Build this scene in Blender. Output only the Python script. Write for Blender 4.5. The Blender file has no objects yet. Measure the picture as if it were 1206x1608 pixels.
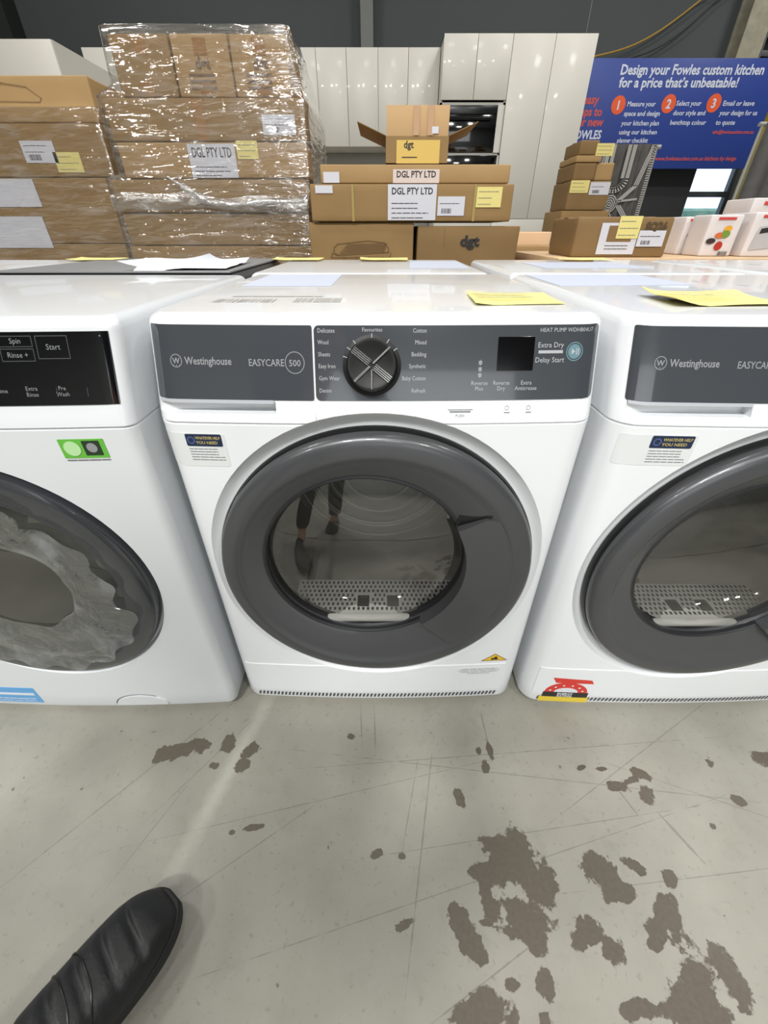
import bpy, bmesh, math, random
from math import sin, cos, pi, radians, sqrt, atan, atan2, tan
from mathutils import Vector, Matrix, noise
random.seed(4)
S = bpy.context.scene
C = S.collection

# ------------------------------------------------------------------ camera
FPX, PITCH = 636.0, atan(442 / 636.0)
CAM = Vector((0.0, -0.515, 0.892))
cam_d = bpy.data.cameras.new('camera')
cam = bpy.data.objects.new('camera', cam_d); C.objects.link(cam)
cam_d.sensor_fit = 'VERTICAL'; cam_d.sensor_height = 36; cam_d.lens = 36 * FPX / 1608
cam_d.clip_start = 0.01; cam_d.clip_end = 200
cam.location = CAM; cam.rotation_euler = (pi / 2 - PITCH, 0, 0)
S.camera = cam

# ------------------------------------------------------------------ colour management, sky, lights
S.view_settings.view_transform = 'Standard'; S.view_settings.look = 'None'
S.view_settings.gamma = 1; S.view_settings.use_curve_mapping = False
S.view_settings.exposure = 0.0
w = bpy.data.worlds.new('sky'); S.world = w; w.use_nodes = True
bg = w.node_tree.nodes['Background']
bg.inputs[0].default_value = (0.80, 0.90, 1.0, 1); bg.inputs[1].default_value = 2.6

LAMPS = [  # x, y, z, size x, size y, watts (high-bay lamps of the hall)
    (-1.4, -2.95, 4.6, .42, .42, 165), (-.3, -2.9, 4.6, .42, .42, 150), (2.3, -2.8, 4.6, .45, .45, 95), (-3.6, -2.6, 4.6, .45, .45, 75), (0.8, -4.9, 4.6, .8, .8, 45),
    (-3.0, 0.6, 4.6, .6, .6, 45), (0.2, 0.6, 4.6, .6, .6, 22), (3.2, 0.6, 4.6, .6, .6, 45),
    (-2.0, 3.6, 4.6, .7, .7, 60), (1.8, 3.6, 4.6, .7, .7, 65), (5.0, 4.0, 4.6, .7, .7, 75)]
for i, (x, y, z, sx, sy, wt) in enumerate(LAMPS):
    l = bpy.data.lights.new('high_bay_light', 'AREA'); l.shape = 'RECTANGLE'
    l.size = sx; l.size_y = sy; l.energy = wt; l.color = (1.0, .985, .95)
    o = bpy.data.objects.new('high_bay_light', l); C.objects.link(o); o.location = (x, y, z)
# added fill light behind the photographer to brighten the appliance fronts
l = bpy.data.lights.new('front_fill_light', 'AREA'); l.shape = 'RECTANGLE'
l.size = 5.0; l.size_y = 2.6; l.energy = 85; l.color = (.90, .95, 1.0)
o = bpy.data.objects.new('front_fill_light', l); C.objects.link(o)
o.location = (0.5, -6.6, 2.6); o.rotation_euler = (radians(90), 0, 0)

# ------------------------------------------------------------------ helpers
def lin(c):
    return tuple(((v / 255) / 12.92 if v / 255 <= .04045 else ((v / 255 + .055) / 1.055) ** 2.4) for v in c) + (1,)
MATS = {}
def mat(name, rgb, rough=.5, metal=0, coat=0, bump=0, bscale=200, var=0, vscale=6, emit=0, spec=.5):
    if name in MATS: return MATS[name]
    m = bpy.data.materials.new(name); m.use_nodes = True; nt = m.node_tree; N = nt.nodes
    p = N['Principled BSDF']; p.inputs['Base Color'].default_value = lin(rgb)
    p.inputs['Roughness'].default_value = rough; p.inputs['Metallic'].default_value = metal
    p.inputs['Coat Weight'].default_value = coat; p.inputs['Coat Roughness'].default_value = .05
    p.inputs['Specular IOR Level'].default_value = spec
    tc = N.new('ShaderNodeTexCoord')
    if bump:
        n = N.new('ShaderNodeTexNoise'); n.inputs['Scale'].default_value = bscale; n.inputs['Detail'].default_value = 4
        b = N.new('ShaderNodeBump'); b.inputs['Strength'].default_value = bump; b.inputs['Distance'].default_value = .002
        nt.links.new(tc.outputs['Object'], n.inputs['Vector']); nt.links.new(n.outputs['Fac'], b.inputs['Height'])
        nt.links.new(b.outputs['Normal'], p.inputs['Normal'])
    if var:
        n = N.new('ShaderNodeTexNoise'); n.inputs['Scale'].default_value = vscale; n.inputs['Detail'].default_value = 5
        r = N.new('ShaderNodeMix'); r.data_type = 'RGBA'
        r.inputs[6].default_value = lin([max(0, v * (1 - var)) for v in rgb]); r.inputs[7].default_value = lin([min(255, v * (1 + var)) for v in rgb])
        nt.links.new(tc.outputs['Object'], n.inputs['Vector']); nt.links.new(n.outputs['Fac'], r.inputs[0])
        nt.links.new(r.outputs[2], p.inputs['Base Color'])
    if emit:
        p.inputs['Emission Color'].default_value = lin(rgb); p.inputs['Emission Strength'].default_value = emit
    MATS[name] = m; return m

def glassy(name, tint, gloss=.12, rough=.03, haze=0, hcol=(200, 200, 200), bump=0, bscale=8, stretch=(1, 1, 1), noisy=False, dist=.01, det=5):
    """thin transparent sheet: clear + fresnel-weighted gloss + a little haze"""
    if name in MATS: return MATS[name]
    m = bpy.data.materials.new(name); m.use_nodes = True; nt = m.node_tree; N = nt.nodes; L = nt.links
    for n in list(N): N.remove(n)
    out = N.new('ShaderNodeOutputMaterial'); tr = N.new('ShaderNodeBsdfTransparent'); tr.inputs[0].default_value = lin(tint)
    gl = N.new('ShaderNodeBsdfGlossy'); gl.inputs['Roughness'].default_value = rough; gl.inputs[0].default_value = (1, 1, 1, 1)
    df = N.new('ShaderNodeBsdfDiffuse'); df.inputs[0].default_value = lin(hcol)
    fr = N.new('ShaderNodeLayerWeight'); fr.inputs[0].default_value = .5
    fp = N.new('ShaderNodeMath'); fp.operation = 'POWER'; fp.inputs[1].default_value = 5; gloss += .04
    ad = N.new('ShaderNodeMath'); ad.operation = 'ADD'; ad.use_clamp = True; ad.inputs[1].default_value = gloss
    m1 = N.new('ShaderNodeMixShader'); m2 = N.new('ShaderNodeMixShader'); m1.inputs[0].default_value = haze
    L.new(tr.outputs[0], m1.inputs[1]); L.new(df.outputs[0], m1.inputs[2])
    L.new(fr.outputs['Facing'], fp.inputs[0]); L.new(fp.outputs[0], ad.inputs[0]); L.new(ad.outputs[0], m2.inputs[0])
    L.new(m1.outputs[0], m2.inputs[1]); L.new(gl.outputs[0], m2.inputs[2]); L.new(m2.outputs[0], out.inputs[0])
    if bump:
        tc = N.new('ShaderNodeTexCoord'); mp = N.new('ShaderNodeMapping'); mp.inputs['Scale'].default_value = stretch
        mp.inputs['Rotation'].default_value = (0, radians(12), 0)
        n = N.new('ShaderNodeTexNoise'); n.inputs['Scale'].default_value = bscale; n.inputs['Detail'].default_value = det
        n.inputs['Distortion'].default_value = .6
        b = N.new('ShaderNodeBump'); b.inputs['Strength'].default_value = bump; b.inputs['Distance'].default_value = dist
        L.new(tc.outputs['Object'], mp.inputs[0]); L.new(mp.outputs[0], n.inputs['Vector']); L.new(n.outputs['Fac'], b.inputs['Height'])
        L.new(b.outputs['Normal'], gl.inputs['Normal']); L.new(b.outputs['Normal'], fr.inputs['Normal'])
        if noisy:
            rp = N.new('ShaderNodeMapRange'); rp.inputs[1].default_value = .5; rp.inputs[2].default_value = .75
            rp.inputs[3].default_value = haze * .3; rp.inputs[4].default_value = min(.9, haze * 3)
            L.new(n.outputs['Fac'], rp.inputs[0]); L.new(rp.outputs[0], m1.inputs[0])
    MATS[name] = m; return m

def put(o, label=None, cat=None, group=None, kind=None):
    if label: o['label'] = label
    if cat: o['category'] = cat
    if group: o['group'] = group
    if kind: o['kind'] = kind
    return o
def obj(name, bm, m, parent=None, angle=35, **kw):
    me = bpy.data.meshes.new(name)
    if isinstance(bm, bmesh.types.BMesh):
        bmesh.ops.recalc_face_normals(bm, faces=bm.faces); bm.to_mesh(me); bm.free()
    else: me = bm
    me.polygons.foreach_set('use_smooth', [True] * len(me.polygons)); me.set_sharp_from_angle(angle=radians(angle))
    me.materials.clear(); me.materials.append(m)
    o = bpy.data.objects.new(name, me); C.objects.link(o)
    if parent: o.parent = parent
    return put(o, **kw)
def empty(name, loc=(0, 0, 0), rz=0, **kw):
    o = bpy.data.objects.new(name, None); C.objects.link(o); o.location = loc; o.rotation_euler = (0, 0, rz)
    o.empty_display_size = .1
    return put(o, **kw)
def struct(name, bm, m, parent=None):
    return obj(name, bm, m, parent, kind='structure')
def copy_tree(o, parent=None):
    c = o.copy(); C.objects.link(c)
    if parent: c.parent = parent
    for ch in list(o.children): copy_tree(ch, c)
    return c

def box(bm, x0, x1, y0, y1, z0, z1, bev=0, seg=2, M=None):
    r = bmesh.ops.create_cube(bm, size=1)
    vs = r['verts']
    for v in vs: v.co = Vector((x0 + (v.co.x + .5) * (x1 - x0), y0 + (v.co.y + .5) * (y1 - y0), z0 + (v.co.z + .5) * (z1 - z0)))
    if bev:
        es = list({e for v in vs for e in v.link_edges})
        rr = bmesh.ops.bevel(bm, geom=es, offset=bev, segments=seg, profile=.5, affect='EDGES')
        vs = list({v for f in rr['faces'] for v in f.verts} | {v for v in vs if v.is_valid})
    if M: bmesh.ops.transform(bm, matrix=M, verts=vs)
    return bm
def nb(): return bmesh.new()
def B(*a, **k): return box(nb(), *a, **k)
def loops(bm, rings, cap0=False, cap1=False, closed=True):
    R = [[bm.verts.new(p) for p in r] for r in rings]
    n = len(R[0])
    for a, b in zip(R[:-1], R[1:]):
        for i in range(n if closed else n - 1):
            j = (i + 1) % n
            bm.faces.new((a[i], a[j], b[j], b[i]))
    if cap0: bm.faces.new(list(reversed(R[0])))
    if cap1: bm.faces.new(R[-1])
    return bm
def ring(cx, cz, r, y, n=96, rz=None):
    rz = r if rz is None else rz
    return [(cx + r * cos(2 * pi * i / n), y, cz + rz * sin(2 * pi * i / n)) for i in range(n)]
def tube(bm, pts, r, n=10, cap=True):
    pts = [Vector(p) for p in pts]; rings = []
    rr = r if isinstance(r, (list, tuple)) else [r] * len(pts)
    for i, p in enumerate(pts):
        d = (pts[min(i + 1, len(pts) - 1)] - pts[max(i - 1, 0)]).normalized()
        a = d.cross(Vector((0, 0, 1)) if abs(d.z) < .9 else Vector((1, 0, 0))).normalized(); b = d.cross(a)
        rings.append([p + (a * cos(2 * pi * k / n) + b * sin(2 * pi * k / n)) * rr[i] for k in range(n)])
    return loops(bm, rings, cap, cap)

# flat marks laid out in a face's own (a, b) plane; f(a, b, t) maps to a point lifted t off the face
def plate(bm, f, a0, a1, b0, b1, t=.0006, rad=0, n=8, lift=0.0):
    cols = sorted(set([a0 + (a1 - a0) * i / n for i in range(n + 1)] + ([a0 + rad * (1 - cos(k * pi / 10)) for k in range(6)] + [a1 - rad * (1 - cos(k * pi / 10)) for k in range(6)] if rad else [])))
    cols = [c for i, c in enumerate(cols) if i == 0 or c - cols[i - 1] > 1e-6]
    def rng(a):
        d = 0
        if rad:
            e = min(a - a0, a1 - a)
            if e < rad: d = rad - sqrt(max(0, rad * rad - (rad - e) ** 2))
        return b0 + d, b1 - d
    m = 4
    fr = [];bk = []
    for a in cols:
        lo, hi = rng(a)
        fr.append([bm.verts.new(f(a, lo + (hi - lo) * k / m, lift + t)) for k in range(m + 1)])
        bk.append([bm.verts.new(f(a, lo + (hi - lo) * k / m, lift)) for k in range(m + 1)])
    for i in range(len(cols) - 1):
        for k in range(m):
            bm.faces.new((fr[i][k], fr[i + 1][k], fr[i + 1][k + 1], fr[i][k + 1]))
        bm.faces.new((fr[i][0], bk[i][0], bk[i + 1][0], fr[i + 1][0]))
        bm.faces.new((fr[i][m], fr[i + 1][m], bk[i + 1][m], bk[i][m]))
    for k in range(m):
        bm.faces.new((fr[0][k], fr[0][k + 1], bk[0][k + 1], bk[0][k]))
        bm.faces.new((fr[-1][k], bk[-1][k], bk[-1][k + 1], fr[-1][k + 1]))
    return bm
def ribbon(bm, f, pts, wdt, lift=.001, close=False):
    if close: pts = list(pts) + [pts[0]]
    for (a, b), (c, d) in zip(pts[:-1], pts[1:]):
        L = math.hypot(c - a, d - b)
        if L < 1e-7: continue
        px, py = -(d - b) / L * wdt / 2, (c - a) / L * wdt / 2
        ex, ey = (c - a) / L * wdt * .3, (d - b) / L * wdt * .3
        q = [(a + px - ex, b + py - ey), (a - px - ex, b - py - ey), (c - px + ex, d - py + ey), (c + px + ex, d + py + ey)]
        bm.faces.new([bm.verts.new(f(x, y, lift)) for x, y in q])
    return bm
def disc(bm, f, a, b, r, lift=.001, n=32, rb=None, r0=0):
    rb = r if rb is None else rb
    if r0:
        k0 = r0 / r
        o_ = [bm.verts.new(f(a + r * cos(2 * pi * i / n), b + rb * sin(2 * pi * i / n), lift)) for i in range(n)]
        i_ = [bm.verts.new(f(a + r0 * cos(2 * pi * i / n), b + rb * k0 * sin(2 * pi * i / n), lift)) for i in range(n)]
        for i in range(n): bm.faces.new((o_[i], o_[(i + 1) % n], i_[(i + 1) % n], i_[i]))
    else: bm.faces.new([bm.verts.new(f(a + r * cos(2 * pi * i / n), b + rb * sin(2 * pi * i / n), lift)) for i in range(n)])
    return bm
def poly(bm, f, pts, lift=.001):
    bm.faces.new([bm.verts.new(f(a, b, lift)) for a, b in pts]); return bm
DG = None
def textbm(bm, f, s, a, b, size, lift=.001, align='LEFT', bold=0, shear=0, maxw=None, sx=1.0):
    """lettering as real mesh, mapped onto the face f"""
    cu = bpy.data.curves.new('lettering', 'FONT'); cu.body = s; cu.size = size; cu.align_x = align; cu.offset = bold; cu.shear = shear
    cu.resolution_u = 2
    o = bpy.data.objects.new('tmp_text', cu); C.objects.link(o)
    dg = bpy.context.evaluated_depsgraph_get(); me = bpy.data.meshes.new_from_object(o.evaluated_get(dg))
    xs = [v.co.x for v in me.vertices] or [0]
    k = sx
    if maxw and (max(xs) - min(xs)) > 0: k = maxw / (max(xs) - min(xs))
    vs = [bm.verts.new(f(a + v.co.x * k, b + v.co.y, lift)) for v in me.vertices]
    for p in me.polygons:
        try: bm.faces.new([vs[i] for i in p.vertices])
        except ValueError: pass
    bpy.data.objects.remove(o); bpy.data.curves.remove(cu); bpy.data.meshes.remove(me)
    return bm
def scribble(bm, f, a0, a1, b, h, lift=.001, n=5):
    """a line of print too small to read: word-length bars"""
    x = a0
    while x < a1 - .001:
        wl = random.uniform(.1, .26) * (a1 - a0)
        x2 = min(a1, x + wl)
        ribbon(bm, f, [(x, b), (x2, b)], h, lift); x = x2 + .035 * (a1 - a0)
    return bm
def bars(bm, f, a0, a1, b0, b1, lift=.001):
    x = a0
    while x < a1:
        wv = random.choice([.6, 1, 1.6]) * (a1 - a0) / 40
        poly(bm, f, [(x, b0), (x + wv, b0), (x + wv, b1), (x, b1)], lift); x += wv + random.choice([.6, 1, 1.8]) * (a1 - a0) / 40
    return bm
def boolean(body, cutters):
    for c in cutters:
        m = body.modifiers.new('cut', 'BOOLEAN'); m.operation = 'DIFFERENCE'; m.solver = 'EXACT'; m.object = c
    dg = bpy.context.evaluated_depsgraph_get()
    me = bpy.data.meshes.new_from_object(body.evaluated_get(dg))
    body.modifiers.clear(); body.data = me
    me.polygons.foreach_set('use_smooth', [True] * len(me.polygons)); me.set_sharp_from_angle(angle=radians(28))
    for c in cutters: bpy.data.objects.remove(c)

def at(u, v, y):
    """photo pixel -> x, z on the upright plane at depth y (used to read sizes off the photograph)"""
    a = PITCH - atan2(804 - v, FPX); D = y - CAM.y; z = CAM.z - D * tan(a)
    dep = D * cos(PITCH) + (CAM.z - z) * sin(PITCH)
    return (u - 603) * dep / FPX, z

# ------------------------------------------------------------------ materials
ENAMEL = mat('white_enamel', (226, 229, 232), .28, coat=.5, bump=.02, bscale=900)
ENAMEL2 = mat('washer_enamel', (214, 218, 222), .30, coat=.45, bump=.02, bscale=900)
PLASTIC_W = mat('white_plastic', (226, 228, 230), .4)
FASCIA = mat('grey_fascia_glass', (62, 66, 71), .16, coat=.8)
BLACKGLASS = mat('black_glass', (5, 6, 8), .08, coat=1)
RINGM = mat('grey_door_paint', (76, 77, 80), .33, metal=.35, coat=.2)
RINGL = mat('grey_handle_plastic', (80, 80, 82), .42, metal=.25)
DARK = mat('dark_plastic', (30, 31, 34), .4)
BLACK = mat('black_plastic', (12, 12, 13), .35)
CHROME = mat('chrome', (215, 215, 210), .15, metal=1)
STEEL = mat('drum_steel', (168, 166, 160), .55, metal=.3, bump=.05, bscale=60)
FILTERM = mat('filter_plastic', (205, 206, 206), .4)
PRINT = mat('pale_print', (160, 162, 166), .5)
PRINTD = mat('dim_print', (132, 134, 138), .5)
INK = mat('black_ink', (40, 38, 38), .6)
GREYINK = mat('grey_ink', (120, 122, 126), .6)
PAPER = mat('white_paper', (214, 216, 222), .7, bump=.1, bscale=60)
PAPERB = mat('label_paper', (214, 214, 222), .55)
YELLOW = mat('yellow_note_paper', (232, 218, 138), .7)
CARD = mat('cardboard', (150, 120, 76), .75, bump=.25, bscale=120, var=.07, vscale=4)
CARDP = mat('pale_cardboard', (172, 140, 94), .75, bump=.25, bscale=120, var=.06, vscale=4)
CARDD = mat('brown_cardboard', (134, 106, 66), .75, bump=.25, bscale=120, var=.08, vscale=5)
TAPE = mat('brown_tape', (160, 118, 70), .2, coat=.4)
WOOD = mat('pallet_wood', (170, 140, 100), .8, bump=.4, bscale=60, var=.2, vscale=9)
FILM = glassy('stretch_film', (250, 250, 250), gloss=.13, rough=.06, haze=.07, hcol=(225, 222, 220), bump=1.0, bscale=11, stretch=(.6, 1, 3.6), noisy=True, dist=.009, det=3)
FILMR = glassy('bunched_film', (240, 240, 240), gloss=.16, rough=.14, haze=.30, hcol=(215, 213, 210), bump=.8, bscale=18, stretch=(.8, 1, 3), noisy=True, dist=.01, det=4)
DOORGLASS = glassy('door_glass', (215, 215, 212), gloss=.06, rough=.015)
WASHFILM = glassy('crumpled_film', (225, 228, 230), gloss=.10, rough=.12, haze=.11, hcol=(205, 212, 218), bump=1.0, bscale=16, stretch=(1, 1, 1), noisy=True, dist=.02)

# concrete floor: worn pale slab, dark chipped stains, scratches, a faint worn line
def floor_material():
    m = bpy.data.materials.new('concrete_floor'); m.use_nodes = True; nt = m.node_tree; N = nt.nodes; L = nt.links
    p = N['Principled BSDF']; tc = N.new('ShaderNodeTexCoord')
    def noise_(sc, det=6, rough=.55, dis=0, vec=None):
        n = N.new('ShaderNodeTexNoise'); n.inputs['Scale'].default_value = sc; n.inputs['Detail'].default_value = det
        n.inputs['Roughness'].default_value = rough; n.inputs['Distortion'].default_value = dis
        L.new(vec or tc.outputs['Object'], n.inputs['Vector']); return n.outputs['Fac']
    def math_(op, a, b=None, clamp=False):
        n = N.new('ShaderNodeMath'); n.operation = op; n.use_clamp = clamp
        for i, q in enumerate((a, b)):
            if q is None: continue
            if isinstance(q, (int, float)): n.inputs[i].default_value = q
            else: L.new(q, n.inputs[i])
        return n.outputs[0]
    def rng(v, a, b, c=0, d=1):
        n = N.new('ShaderNodeMapRange'); L.new(v, n.inputs[0])
        for i, q in enumerate((a, b, c, d)): n.inputs[i + 1].default_value = q
        return n.outputs[0]
    def blobs(lst):
        acc = None
        for x, y, rx, ry, ro in lst:
            mp = N.new('ShaderNodeMapping'); mp.vector_type = 'TEXTURE'
            mp.inputs['Location'].default_value = (x, y, 0); mp.inputs['Rotation'].default_value = (0, 0, radians(ro))
            mp.inputs['Scale'].default_value = (rx, ry, 1)
            ln = N.new('ShaderNodeVectorMath'); ln.operation = 'LENGTH'
            L.new(tc.outputs['Object'], mp.inputs[0]); L.new(mp.outputs[0], ln.inputs[0])
            acc = ln.outputs['Value'] if acc is None else math_('MINIMUM', acc, ln.outputs['Value'])
        return acc
    def mixc(f, a, b):
        n = N.new('ShaderNodeMix'); n.data_type = 'RGBA'; L.new(f, n.inputs[0])
        for i, q in ((6, a), (7, b)):
            if isinstance(q, tuple): n.inputs[i].default_value = q
            else: L.new(q, n.inputs[i])
        return n.outputs[2]
    col = mixc(rng(noise_(3.2, 8, .6), .35, .65), lin((136, 134, 124)), lin((154, 152, 142)))
    col = mixc(rng(noise_(14, 8, .7), .55, .75, 0, .45), col, lin((122, 120, 110)))
    col = mixc(rng(noise_(90, 4, .6), .60, .72, 0, .55), col, lin((110, 107, 98)))
    # pale worn line
    def attr(nm):
        n = N.new('ShaderNodeAttribute'); n.attribute_name = nm; return n.outputs['Fac']
    ln_ = attr('worn_line')
    n1 = noise_(60, 4)
    col = mixc(rng(math_('ADD', ln_, math_('MULTIPLY', math_('SUBTRACT', n1, .5), 1.4)), 1.9, .3, 0, .5), col, lin((180, 178, 168)))
    # scratches
    sc = blobs([(-.50, -.17, .25, .0011, 48), (-.37, -.14, .13, .0009, 52), (.07, -.25, .17, .0014, 78), (.05, -.20, .1, .0009, 76),
                (.46, -.19, .05, .0016, 112), (.53, -.25, .05, .0022, 118), (.35, -.16, .5, .0008, -6), (.25, -.11, .45, .0008, 4),
                (-.1, -.19, .4, .0007, 12), (.30, -.24, .35, .0008, 7), (-.05, -.05, .04, .0013, 95), (-.02, -.06, .05, .0012, 93),
                (.55, -.1, .35, .0008, 28), (.2, -.3, .5, .0007, 14), (-.25, -.28, .16, .0009, 33), (.65, -.2, .25, .0008, -20),
                (.22, -.08, .05, .0016, 92), (.6, -.3, .3, .0007, 5), (-.42, -.24, .1, .0008, 64), (.15, -.42, .12, .0009, 25)])
    n2 = noise_(35, 5)
    col = mixc(rng(math_('ADD', sc, math_('MULTIPLY', math_('SUBTRACT', n2, .5), 2.6)), 1.15, .7, 0, .45), col, lin((84, 80, 73)))
    sx_ = N.new('ShaderNodeSeparateXYZ'); L.new(tc.outputs['Object'], sx_.inputs[0])
    jt = math_('ABSOLUTE', math_('ADD', math_('ADD', sx_.outputs[1], .80), math_('MULTIPLY', math_('SUBTRACT', n2, .5), .02)))
    col = mixc(rng(jt, .007, .004), col, lin((58, 55, 50)))
    # flaking brown stains: where they lie is stored on the floor mesh, their ragged edge comes from noise
    f = attr('stain_field'); n3 = noise_(32, 6, .62); n4 = noise_(150, 3, .6)
    f = math_('ADD', f, math_('MULTIPLY', math_('SUBTRACT', n3, .5), 2.9)); f = math_('ADD', f, math_('MULTIPLY', math_('SUBTRACT', n4, .5), .5))
    stain = rng(f, 1.12, .98)
    spk = rng(noise_(55, 2, .5), .735, .76, 0, .8)
    stain = math_('MAXIMUM', stain, spk)
    scol = mixc(n4, lin((76, 69, 59)), lin((98, 90, 78)))
    col = mixc(stain, col, scol)
    L.new(col, p.inputs['Base Color'])
    r = rng(noise_(6, 6), .3, .7, .32, .48); L.new(r, p.inputs['Roughness'])
    b = N.new('ShaderNodeBump'); b.inputs['Strength'].default_value = .12; b.inputs['Distance'].default_value = .002
    L.new(math_('SUBTRACT', noise_(70, 6), stain), b.inputs['Height']); L.new(b.outputs[0], p.inputs['Normal'])
    return m

STAINS = [(-.425, -.104, .036, .017, 20), (-.465, -.112, .018, .012, 60), (-.388, -.092, .024, .013, 10), (-.329, -.088, .014, .016, 0), (-.279, -.104, .017, .013, 40),
          (-.287, -.132, .015, .012, 20), (-.343, -.134, .010, .006, 0), (-.240, -.238, .020, .005, 10), (-.275, -.244, .006, .004, 0), (-.073, -.076, .009, .006, 0), (-.012, -.275, .010, .006, 20),
          (.032, -.279, .006, .005, 0), (.145, -.19, .008, .014, 20), (.206, -.135, .008, .012, 0), (.221, -.104, .006, .018, 0), (.197, -.106, .005, .008, 0), (.455, -.172, .020, .009, -10), (.505, -.183, .012, .018, 0),
          (.513, -.148, .02, .009, -20), (.40, -.137, .013, .004, 20), (.44, -.14, .012, .004, 0), (.49, -.16, .018, .006, 20), (.675, -.195, .011, .008, 0), (.78, -.12, .022, .014, 0), (.665, -.13, .012, .008, 30),
          (.225, -.285, .056, .030, -18), (.238, -.258, .018, .030, 8), (.262, -.315, .032, .026, 0), (.222, -.36, .036, .028, 0), (.185, -.300, .03, .018, 0), (.232, -.385, .02, .012, 0),
          (.168, -.315, .011, .030, -4), (.172, -.347, .014, .014, 0), (.122, -.365, .016, .026, 22), (.140, -.388, .014, .016, 30), (.368, -.30, .024, .030, 20), (.392, -.325, .022, .012, 0),
          (.318, -.372, .020, .016, 0), (.342, -.390, .016, .014, -30), (.300, -.383, .014, .012, 0), (.452, -.352, .020, .028, 10), (.425, -.366, .022, .011, 0), (.425, -.29, .018, .008, -30),
          (.478, -.306, .013, .011, 0), (.500, -.40, .012, .020, 0), (.145, -.448, .032, .020, 0), (.112, -.455, .02, .014, 20), (.185, -.425, .012, .007, 0), (.233, -.424, .011, .014, 0),
          (.450, -.425, .040, .020, 20), (.505, -.418, .018, .030, 0), (.43, -.45, .05, .018, 0), (.36, -.445, .014, .008, 0), (.222, -.455, .010, .008, 0), (.035, -.362, .014, .006, 15), (.41, -.385, .012, .007, 0),
          (.34, -.45, .012, .01, 0), (.60, -.235, .008, .006, 0), (.16, -.36, .01, .004, 0)]
def floor_object():
    import numpy as np
    gx = np.unique(np.concatenate([np.linspace(-9, 9, 19), np.arange(-.85, .95, .004)])); gy = np.unique(np.concatenate([np.linspace(-7, 6.5, 15), np.arange(-.52, .04, .004)]))
    XX, YY = np.meshgrid(gx, gy, indexing='ij'); nx, ny = XX.shape
    co = np.stack([XX.ravel(), YY.ravel(), np.zeros(nx * ny)], 1)
    idx = np.arange(nx * ny).reshape(nx, ny)
    q = np.stack([idx[:-1, :-1].ravel(), idx[1:, :-1].ravel(), idx[1:, 1:].ravel(), idx[:-1, 1:].ravel()], 1)
    base = len(co); co = np.concatenate([co, [[-9, -7, -.1], [9, -7, -.1], [9, 6.5, -.1], [-9, 6.5, -.1]]])
    me = bpy.data.meshes.new('floor')
    me.from_pydata(co.tolist(), [], q.tolist() + [[base + 3, base + 2, base + 1, base]])
    def field(lst):
        acc = np.full(len(co), 4.0)
        for x, y, rx, ry, ro in lst:
            a = math.radians(ro); dx = co[:, 0] - x; dy = co[:, 1] - y
            u = (dx * cos(a) + dy * sin(a)) / rx; v = (-dx * sin(a) + dy * cos(a)) / ry
            acc = np.minimum(acc, np.sqrt(u * u + v * v))
        return acc
    for nm, lst in (('stain_field', STAINS), ('worn_line', [(-.316, -.16, .21, .0115, 74)])):
        at_ = me.attributes.new(nm, 'FLOAT', 'POINT'); at_.data.foreach_set('value', field(lst).astype(np.float32))
    return put(obj('floor', me, floor_material()), kind='structure')

# ------------------------------------------------------------------ the hall
WALLM = mat('grey_wall_paint', (76, 81, 81), .8, bump=.1, bscale=20, var=.04, vscale=.6)
WALLD = mat('dark_wall_panel', (70, 72, 73), .8)
floor_object()
struct('ceiling', B(-9, 9, -7, 6.5, 5.0, 5.1), mat('ceiling_sheet', (170, 172, 172), .9))
bm = nb(); WY = 6.5
x0, x1, zt = 4.06, 4.72, 2.05
box(bm, -9, x0, WY, WY + .15, 0, 5.0); box(bm, x1, 9, WY, WY + .15, 0, 5.0); box(bm, x0, x1, WY, WY + .15, zt, 5.0)
struct('wall_back', bm, WALLM)
struct('wall_left', B(-9.1, -9, -7, 6.5, 0, 5.0), WALLM); struct('wall_right', B(9, 9.1, -7, 6.5, 0, 5.0), WALLM)
struct('wall_front', B(-9, 9, -7.15, -7, 0, 5.0), mat('pale_wall', (170, 172, 170), .8))
# glazed door in the back wall, daylight beyond
bm = nb()
for a in (x0, x1 - .03): box(bm, a, a + .03, WY + .03, WY + .09, 0, zt)
for z in (0, 1.27, zt - .05): box(bm, x0, x1, WY + .035, WY + .085, z, z + .06)
dr = struct('door_1', bm, mat('dark_frame', (70, 76, 84), .5))
struct('door_pane', B(x0 + .02, x1 - .02, WY + .055, WY + .062, .02, zt - .03), glassy('pane', (235, 240, 245), gloss=.03), dr)
# what can be seen through it
obj('hedge', B(2.0, 12, 12, 13.5, 0, 1.35, bev=.2), mat('hedge_leaves', (108, 140, 120), .8, bump=1, bscale=8, var=.3, vscale=5), label='green hedge across the yard seen through the glazed door', cat='hedge')
obj('parked_van', B(9.0, 10.6, 10, 11.6, .3, 1.7, bev=.2), mat('van_white', (240, 240, 240), .4), label='white van parked outside beyond the glazed door', cat='van')
struct('ground_outside', B(-4, 30, 6.7, 40, -.2, -.1), mat('asphalt', (150, 150, 150), .9))
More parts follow.
